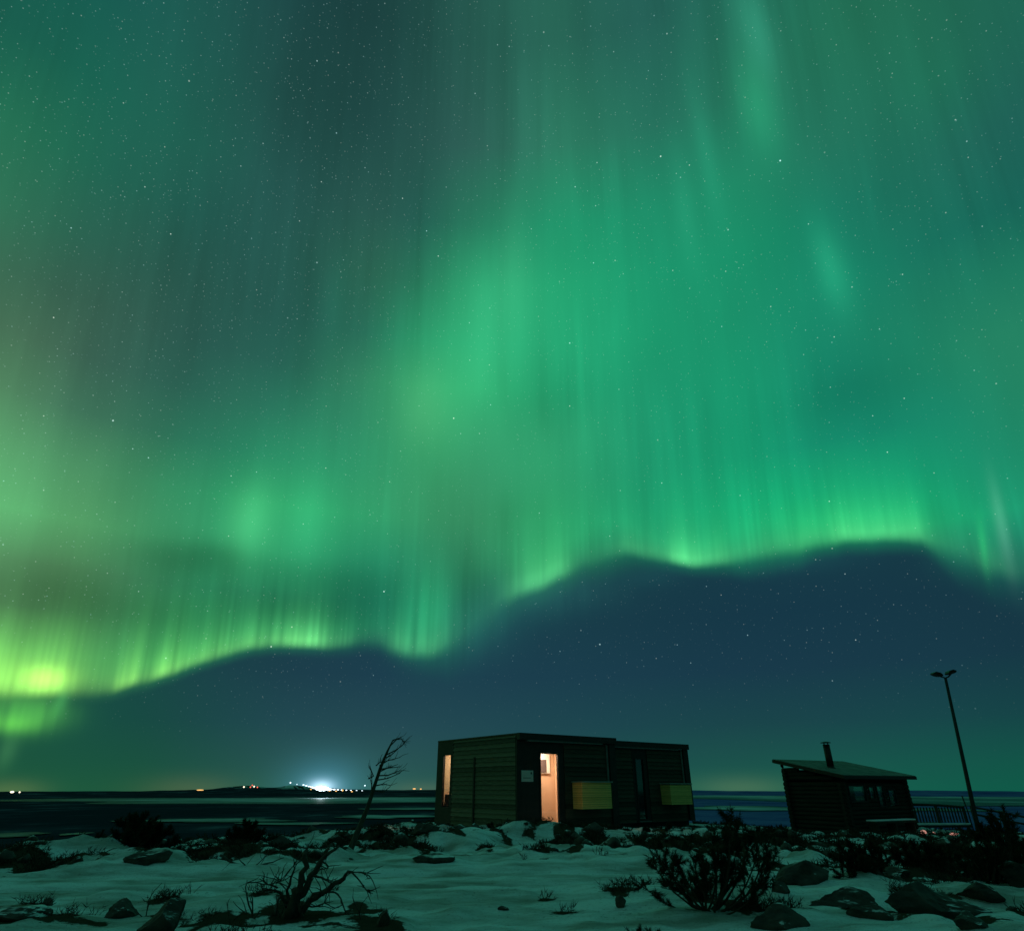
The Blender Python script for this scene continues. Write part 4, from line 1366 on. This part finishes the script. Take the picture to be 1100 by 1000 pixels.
b, s = tips_px((700, 906), 20.5, [(668, 893), (680, 886), (694, 882), (708, 884), (720, 880), (732, 886), (742, 892), (690, 890)], .4, 13)
pine_shrub(b, s, 20, 'dark pine bush below the window of the unlit cabin', SG, 0.07, 20, 24, 0.0075, 0.016, .06)
b, s = tips_px((815, 900), 22.0, [(790, 893), (802, 884), (815, 882), (828, 885), (840, 888), (850, 894, .8)], .4, 14)
pine_shrub(b, s, 21, 'low dark bush in the gap between the cabins and the hut', SG, 0.07, 12, 20, 0.0058, 0.016, .1)
b, s = tips_px((40, 920), 15.2, [(14, 908), (26, 904), (38, 902), (52, 904), (66, 908)], .4, 15)
pine_shrub(b, s, 22, 'flat dark bush on the snow crest at far left', SG, 0.06, 11, 18, 0.0050, 0.014, .1)
b, s = tips_px((208, 926), 14.6, [(190, 914), (200, 908), (212, 906), (224, 910), (232, 916)], .4, 16)
pine_shrub(b, s, 23, 'small dark bush at the right foot of the widest ridge pine', SG, 0.06, 11, 18, 0.0050, 0.014, .1)
b, s = tips_px((640, 915), 17.4, [(615, 905), (628, 900), (640, 902), (622, 908)], .4, 17)
pine_shrub(b, s, 24, 'small dark bush on the snow bank below the glowing orange box', SG, 0.05, 9, 16, 0.0046, 0.012, .1)
b, s = tips_px((690, 1003), None, [(676, 993), (686, 990), (698, 991), (704, 997)], .1, 18)
pine_shrub(b, s, 25, 'tiny pine sprig at the bottom of the view, left of the big shrub', SG, 0.03, 6, 16, 0.0018, 0.006, .1)


def px_line(pts, Y, dy=None):
    return [at(q[0], q[1], Y + (dy[i] if dy else 0)) for i, q in enumerate(pts)]


# leaning dead pine
SY = 15.4
sn = at(373, 921, SY)
sn.z = gz(sn.x, sn.y)
dead = thing('dead_tree', 'thin bare dead pine leaning right, branches only on its right side', 'tree', tuple(sn), 0)
rr = random.Random(21)
tk = [(371, 925), (378, 908), (384.5, 893), (395, 867), (402.5, 843), (408.5, 825), (416, 807), (422, 795), (431, 793)]
P = [p - sn for p in px_line(tk[:-1], SY)]
MB().tube(P, [.075, .066, .058, .048, .042, .034, .024, .012], 9, 0.12, rr).build('trunk', MT['dead'], dead)
br = MB()
for seg in [[(409, 826), (419, 825.5), (429, 824)], [(408, 822), (418, 818), (431, 811)], [(405, 833), (416, 834), (428, 829), (434, 825)], [(403, 838), (416, 837), (430, 829)],
            [(402, 844), (411, 843), (420, 842)], [(414, 811), (424, 804), (433, 798), (435, 794)], [(419, 801), (425, 796), (432, 793)], [(422, 795), (428, 794), (434, 795.5)],
            [(404, 822), (408, 820)], [(396, 836), (399, 833), (398, 828)], [(399, 851), (398, 840), (397, 832)], [(407, 829), (418, 827), (426, 820)], [(412, 815), (420, 812), (428, 806)], [(401, 848), (412, 849), (421, 846)]]:
    dys = [0] + [rr.uniform(-.35, .35)] * (len(seg) - 1)
    seg = [seg[0]] + [(q[0] + rr.uniform(-2.5, 2.5), q[1] + rr.uniform(-2.5, 2.5)) for q in seg[1:]]
    pts = [p - sn for p in px_line(seg, SY, dys)]
    br.tube(pts, [.016 - .010 * i / (len(pts) - 1) for i in range(len(pts))], 5)
    for k in range(rr.choice((1, 3, 5, 8))):
        f = rr.uniform(.2, 1)
        i = min(len(pts) - 2, int(f * (len(pts) - 1)))
        p = pts[i].lerp(pts[i + 1], f * (len(pts) - 1) - i)
        d = (pts[i + 1] - pts[i]).normalized()
        tw = bend(p, d + Vector((rr.uniform(-.3, .3), rr.uniform(-.8, .8), rr.uniform(-.2, .9))), rr.uniform(.08, .26), 3, rr, .3)
        br.tube(tw, [.006, .005, .004, .003], 4)
br.build('branches', MT['dead'], dead)


def driftwood(base_px, limbs, Y, label, name, seed, twigs=3, cat='dead wood', dscale=.35, tw=1.0):
    rr = random.Random(seed)
    base = at(*base_px, Y)
    base.z = gz(base.x, base.y)
    t = thing(name, label, cat, tuple(base), 0)
    big, small = MB(), MB()
    for pts_px, ra_, rb_ in limbs:
        e = rr.uniform(-dscale, dscale)
        m = len(pts_px)
        pts = [p - base for p in px_line(pts_px, Y, [e * i / max(1, m - 1) for i in range(m)])]
        if name == 'twig' and pts[0].length < .3:
            pts[0] = Vector((0, 0, -.03))
        dense = []
        for i in range(m - 1):
            for k in range(3):
                dense.append(pts[i].lerp(pts[i + 1], k / 3) + Vector((rr.uniform(-1, 1), rr.uniform(-1, 1), rr.uniform(-1, 1))) * ra_ * .35)
        dense.append(pts[-1])
        m = len(dense)
        ra_, rb_ = ra_ * .68, rb_ * .68
        (big if ra_ > .008 else small).tube(dense, [ra_ + (rb_ - ra_) * i / (m - 1) for i in range(m)], 8 if ra_ > .012 else 5, .18, rr)
        for k in range(twigs):
            i = rr.randrange(m // 3, m - 1)
            d = (dense[i + 1] - dense[i]).normalized()
            L = rr.uniform(.08, .28) * tw
            q = bend(dense[i], d * .6 + Vector((rr.uniform(-1, 1), rr.uniform(-.7, .7), rr.uniform(-.4, .8))), L, 4, rr, .35)
            small.tube(q, [max(.0035, rb_ * .6), .005, .004, .003, .002], 4)
    if big.v:
        big.build('trunk', MT['dead'], t)
    if small.v:
        small.build('branches', MT['dead'], t)
    return t


def z4(pts):
    return [(230 + x / 4.4, 780 + y / 4.4) for x, y in pts]


driftwood((312, 990), [
    (z4([(340, 930), (370, 850), (410, 760), (425, 660), (440, 590)]), .085, .03),
    (z4([(375, 910), (400, 820), (455, 710), (520, 610), (590, 565)]), .08, .014),
    (z4([(390, 900), (450, 830), (540, 770), (610, 715), (652, 688)]), .055, .02),
    (z4([(400, 890), (470, 800), (560, 750)]), .035, .015),
    (z4([(652, 688), (690, 735), (720, 775), (750, 790)]), .014, .005),
    (z4([(652, 688), (700, 690), (735, 705), (746, 725)]), .011, .004),
    (z4([(345, 850), (315, 790), (270, 770), (225, 768)]), .028, .010),
    (z4([(300, 760), (255, 745), (215, 720)]), .014, .006),
    (z4([(255, 748), (300, 735), (335, 725)]), .010, .004),
    (z4([(355, 860), (345, 770), (375, 690), (380, 640)]), .03, .008),
    (z4([(330, 920), (290, 880), (300, 830), (320, 800)]), .04, .012),
    (z4([(470, 700), (520, 720), (560, 740)]), .02, .008),
    (z4([(500, 630), (540, 660), (530, 680)]), .016, .006),
    (z4([(540, 780), (585, 790), (620, 870), (680, 925)]), .016, .006),
    (z4([(600, 960), (580, 910), (555, 890)]), .010, .004),
    (z4([(350, 940), (300, 930), (280, 880)]), .06, .03),
    (z4([(420, 930), (415, 880), (400, 840)]), .04, .02),
    (z4([(430, 850), (480, 850), (540, 830)]), .016, .006),
], 7.95, 'gnarled dead stump with splayed bare branches in the near snow', 'dead_stump', 31, 8)
driftwood((272, 990), [(z4([(185, 890), (155, 810), (150, 760), (156, 725)]), .016, .006), (z4([(205, 880), (182, 830), (178, 785)]), .014, .005), (z4([(190, 900), (215, 870)]), .012, .008), (z4([(160, 890), (140, 885)]), .009, .004)],
          7.9, 'short forked dead twig standing left of the gnarled stump', 'twig', 33, 2, 'twig')
driftwood((248, 990), [(z4([(80, 905), (65, 860), (60, 830)]), .007, .003), (z4([(75, 905), (98, 905)]), .006, .003)], 7.7, 'tiny thin twig at the far left of the stump', 'twig', 34, 1, 'twig')
driftwood((386, 1002), [(z4([(690, 980), (690, 900), (678, 860), (668, 832)]), .014, .006), (z4([(690, 960), (730, 950), (780, 955)]), .010, .004), (z4([(688, 920), (650, 900)]), .008, .003)],
          7.6, 'thin dead twig between the stump and the small stone block', 'twig', 35, 2, 'twig')
driftwood((157, 982), [([(154, 984), (160, 966), (166, 956), (174, 948)], .009, .004), ([(157, 976), (150, 982), (140, 983)], .008, .004), ([(160, 966), (164, 955)], .005, .003)], 8.0, 'slender bent twig between the two brown boulders', 'twig', 36, 0, 'twig')
driftwood((264, 930), [(z4([(30, 610), (90, 645), (150, 662), (220, 655), (280, 640), (330, 620)]), .03, .010), (z4([(150, 660), (120, 632), (95, 615)]), .016, .006), (z4([(200, 655), (240, 615), (290, 600)]), .012, .005)],
          12.6, 'fallen bare branch lying on the snow beyond the track', 'fallen_branch', 37, 4, 'branch', .5, 1.4)


# heath: twigs and tufts of low growth poking through thin snow, uncountable
def heath():
    rr = np.random.RandomState(5)
    m = MB()
    rp = random.Random(8)
    n = 0
    k = 0
    while n < 8500 and k < 60:
        k += 1
        th = np.radians(rr.uniform(-45, 45, 4000))
        r = 7.2 + 28 * rr.rand(4000) ** 1.3
        x, y = np.sin(th) * r, np.cos(th) * r
        c = cover(x, y)
        g = fbm(x, y, .9, 2, 55)
        keep = (c + (g - .5) * .8 > 0.66) & (rr.rand(4000) < 0.5)
        # keep the buildings clear
        dx, dy = x - P1[0], y - P1[1]
        lx, ly = dx * math.cos(ANG) + dy * math.sin(ANG), -dx * math.sin(ANG) + dy * math.cos(ANG)
        for rx, ry, rw in ROCKS:
            keep &= ~(((x - rx) ** 2 + (y - ry + .2) ** 2) < (rw + .25) ** 2)
        keep &= ~((np.abs(x + 2.2) < .9) & (np.abs(y - 7.8) < .8))
        keep &= ~((lx > -.15) & (lx < 9.9) & (ly > -.2) & (ly < 6.4))
        x, y = x[keep], y[keep]
        z = height(x, y)
        for a, b_, c_ in zip(x, y, z):
            if c_ < -3:
                continue
            R_ = math.hypot(a, b_)
            w = max(.003, R_ * .00035)
            for q in range(6):
                l = rp.uniform(.05, .16)
                d = Vector((rp.uniform(-1, 1), rp.uniform(-1, 1), rp.uniform(.25, 1.3))).normalized()
                o = Vector((a + rp.uniform(-.06, .06), b_ + rp.uniform(-.06, .06), c_ - .01))
                s = d.cross(Vector((0.2, 1, .1))).normalized() * w
                m.add([o - s, o + s, o + d * l], [(0, 1, 2)])
                for e in range(2):
                    d2 = (d + Vector((rp.uniform(-1, 1), rp.uniform(-1, 1), rp.uniform(-.5, .8)))).normalized()
                    o2 = o + d * l * rp.uniform(.4, .8)
                    s2 = d2.cross(Vector((0.2, 1, .1))).normalized() * w * 1.2
                    m.add([o2 - s2, o2 + s2, o2 + d2 * l * .55], [(0, 1, 2)])
            n += 1
    o = m.build('heather', MT['heath'])
    tag(o, 'dark heather and twigs poking through the thin snow', None, None, 'stuff')


heath()

# ------------------------------------------------------------------ frozen lakes on the plain
def lake_mat(name, c1, c2, rough):
    m, nt, b = new_mat(name)
    t = nt.nodes.new('ShaderNodeTexCoord')
    mp = nt.nodes.new('ShaderNodeMapping'); mp.inputs['Scale'].default_value = (.0016, .0034, 1)
    nt.links.new(t.outputs['Object'], mp.inputs['Vector'])
    nz = nt.nodes.new('ShaderNodeTexNoise'); nz.inputs['Scale'].default_value = 1; nz.inputs['Detail'].default_value = 6
    nt.links.new(mp.outputs[0], nz.inputs['Vector'])
    rp = nt.nodes.new('ShaderNodeValToRGB')
    rp.color_ramp.elements[0].position, rp.color_ramp.elements[1].position = .35, .65
    rp.color_ramp.elements[0].color, rp.color_ramp.elements[1].color = (*c1, 1), (*c2, 1)
    nt.links.new(nz.outputs[0], rp.inputs[0])
    sh = nt.nodes.new('ShaderNodeAttribute'); sh.attribute_name = 'shore'
    ma = nt.nodes.new('ShaderNodeMath'); ma.operation = 'MULTIPLY_ADD'; ma.inputs[1].default_value = 1.1
    nt.links.new(nz.outputs[0], ma.inputs[0]); nt.links.new(sh.outputs['Fac'], ma.inputs[2])
    mr = nt.nodes.new('ShaderNodeMapRange'); mr.inputs[1].default_value = .75; mr.inputs[2].default_value = 1.35
    nt.links.new(ma.outputs[0], mr.inputs[0])
    mx = nt.nodes.new('ShaderNodeMix'); mx.data_type = 'RGBA'
    nt.links.new(mr.outputs[0], mx.inputs[0]); mx.inputs[6].default_value = (.030, .042, .062, 1)
    nt.links.new(rp.outputs[0], mx.inputs[7])
    nt.links.new(mx.outputs[2], b.inputs['Base Color'])
    b.inputs['Roughness'].default_value = rough
    b.inputs['Specular IOR Level'].default_value = 0.1
    return m


ICE = lake_mat('snow_on_lake_ice', (.08, .10, .12), (.42, .47, .52), .6)
GREYICE = lake_mat('grey_lake_ice', (.03, .04, .05), (.18, .21, .25), .5)


def lake(px, py, wpx, hpx, seed, m=ICE):
    d = ray(px, py)
    zl = -116.6
    k = (zl - CAM_H) / d.z if d.z < 0 else None
    c = d * k
    dn = ray(px, py + hpx / 2)
    df = ray(px, py - hpx / 2)
    yn = ((zl - CAM_H) / dn.z * dn).y
    yf = ((zl - CAM_H) / df.z * df).y if df.z < -0.4 else yn * 2.2
    wx = wpx / F_PX * c.y * .62
    rr = random.Random(seed)
    n = 64
    ph = [rr.uniform(0, 6.28) for _ in range(6)]
    vs = []
    cy = (yn + yf) / 2
    for i in range(n):
        q = 2 * PI * i / n
        w = 1 + .16 * math.sin(2 * q + ph[0]) + .14 * math.sin(3 * q + ph[1]) + .10 * math.sin(5 * q + ph[2]) + .07 * math.sin(9 * q + ph[3])
        vs.append((c.x * cy / c.y + wx * math.cos(q) * w, cy + (yf - yn) / 2 * math.sin(q) * w, zl))
    c0 = (c.x * cy / c.y, cy)
    rings = (1.25, .95, .65, .3)
    allv = [(c0[0] + (v[0] - c0[0]) * k, c0[1] + (v[1] - c0[1]) * k, zl) for k in rings for v in vs] + [(c0[0], c0[1], zl)]
    allv = [(a_, b_, c_ - (a_ * a_ + b_ * b_) / 12.742e6) for a_, b_, c_ in allv]
    fs = [(r_ * n + i, r_ * n + (i + 1) % n, (r_ + 1) * n + (i + 1) % n, (r_ + 1) * n + i) for r_ in range(3) for i in range(n)]
    fs += [(3 * n + i, 3 * n + (i + 1) % n, 4 * n) for i in range(n)]
    o = MB().add(allv, fs).build('lake', m)
    at_ = o.data.attributes.new('shore', 'FLOAT', 'POINT')
    at_.data.foreach_set('value', [x for k in (0.0, .35, .8, 1.0) for x in [k] * n] + [1.0])
    o['kind'] = 'structure'
    return o


for a in [(360, 858.5, 330, 6.5, 1, ICE), (225, 880.5, 85, 4, 3, ICE), (415, 876.5, 54, 3.5, 4, ICE), (10, 896, 40, 4, 5, ICE),
          (80, 895, 14, 2, 6, GREYICE), (315, 884, 60, 2.5, 8, GREYICE), 
          (790, 855.5, 280, 11, 10, ICE), (830, 868, 110, 5, 11, ICE), (1060, 859, 330, 17, 12, ICE), (1000, 869, 60, 3, 13, GREYICE), (455, 868, 60, 2, 14, GREYICE)]:
    lake(*a)

# ------------------------------------------------------------------ far lights
EM = {
    'cool': emit('cool_floodlight', (0.75, 0.92, 1.0), 9.0),
    'cool3': emit('cool_row_light', (0.75, 0.9, 1.0), 2.6),
    'cool2': emit('cool_small_light', (0.7, 0.9, 1.0), 2.2),
    'orange': emit('sodium_light', (1.0, 0.52, 0.16), 1.4),
    'red': emit('red_light', (1.0, 0.16, 0.10), 1.2),
    'white': emit('warm_white_light', (1.0, 0.86, 0.62), 2.0),
}


def far_light(px, py, Y, rpx, m, label, group, sx_=1.0):
    p = at(px, py, Y)
    bm = bmesh.new()
    bmesh.ops.create_icosphere(bm, subdivisions=2, radius=rpx / F_PX * Y)
    for v in bm.verts:
        v.co.x *= sx_
    me = bpy.data.meshes.new('distant_lamp')
    bm.to_mesh(me); bm.free()
    me.materials.append(EM[m])
    o = bpy.data.objects.new('distant_lamp', me)
    COL.objects.link(o)
    o.location = p
    return tag(o, label, 'lamp', group)


SL = 'floodlights of the town on the horizon'
for i, (x, y, r_) in enumerate([(326, 842.8, .40), (329, 843.7, .42), (332, 844.5, .45), (335, 845.3, .55), (338, 846, .8), (341, 846.4, 1.1), (344.5, 846.6, 1.7), (348, 846.8, 1.5), (351.5, 847.2, 1.0),
                                (355, 847.6, .7), (359, 847.8, .5), (363, 848, .42), (367, 848.2, .38), (372, 848.4, .34), (377, 848.6, .3), (383, 848.8, .28), (389, 849, .26)]):
    far_light(x, y, 9000, r_ * (1.25 if r_ > .9 else .9), 'cool' if r_ > .9 else 'cool3', 'one of the white floodlights in the bright line on the horizon', SL, 3.0 if r_ < .9 else 1.6)
far_light(312, 840.5, 11000, .7, 'cool2', 'lone white light on the hill left of the bright floodlights', 'lights on the horizon')
far_light(319, 842.2, 11000, .4, 'cool2', 'faint white light between the lone hill light and the floodlights', 'lights on the horizon')
far_light(368, 848.6, 8800, .8, 'orange', 'orange light at the right end of the bright floodlight line', 'lights on the horizon')
for x, y, r_, m, l in [(262, 845, .7, 'white', 'leftmost white light of the red and white cluster'), (269, 845.2, .65, 'red', 'first red light of the red and white cluster'),
                       (273, 844.6, .7, 'white', 'white light between the two red ones'), (276.5, 845.3, .65, 'red', 'last red light of the red and white cluster'), (271, 843.2, .6, 'red', 'small red light above the red and white cluster')]:
    far_light(x, y, 12000, r_, m, l, 'cluster of red and white lights')
far_light(13, 850.4, 12000, .9, 'white', 'bright yellowish light on the horizon at far left', 'lights on the horizon', 2.2)
far_light(21, 850.6, 12000, .7, 'white', 'weak light beside the yellowish one at far left', 'lights on the horizon')
far_light(215, 848.3, 12000, .45, 'orange', 'long orange glow of lamps on the horizon', 'lights on the horizon', 8.0)
far_light(445, 847, 12000, .5, 'orange', 'orange light on the horizon left of the lit cabin', 'lights on the horizon', 3.0)
far_light(452, 847.2, 12000, .45, 'orange', 'second orange light nearest the lit cabin', 'lights on the horizon', 2.0)
for x, y, l in [(354, 849.2, 'warm light just under the bright core of the town'), (361, 849.4, 'warm light beside the orange one in the town'), (334, 847.6, 'warm light under the left end of the floodlights'), (378, 850, 'warm light at the far right of the town')]:
    far_light(x, y, 8700, .45, 'orange', l, 'lights on the horizon', 2.0)
far_light(392, 843.5, 12000, .6, 'cool2', 'small white light between the leaning dead tree and the town', 'lights on the horizon')
far_light(101, 903, 900, 1.0, 'white', 'warm light glinting in the valley below the ridge', 'lights on the horizon')
for (x, y, r_, sx_, l) in [(992, 893.6, 1.9, 1.5, 'largest pinkish lamp under the terrace'), (1003, 894.6, 1.1, 1.0, 'small pinkish lamp under the middle of the terrace'), (1025, 895.6, 1.1, 4.0, 'long low pinkish lamp under the terrace end')]:
    Yg = ghit(x, y + 1.5).y
    o = far_light(x, y, Yg, r_, 'red', l, 'pinkish lamps under the terrace', sx_)
    o.data.materials[0] = emit('pink_ground_lamp', (1.0, .42, .34), .55)
    o.name = 'ground_lamp'
o = far_light(503, 895, 23.6, 1.2, 'white', 'small pale light low at the foot of the cabin side wall', None, 4.0)
o.data.materials[0] = emit('pale_ground_lamp', (1.0, .80, .66), .6)
o.name = 'ground_lamp'

# town floodlights reach the snow and the ice round them
pt = bpy.data.lights.new('town_floodlight', 'POINT')
pt.energy = 2.6e6
pt.color = (0.75, 0.92, 1.0)
pt.shadow_soft_size = 20
po = bpy.data.objects.new('town_floodlight', pt)
COL.objects.link(po)
po.location = at(346, 845.5, 8900)
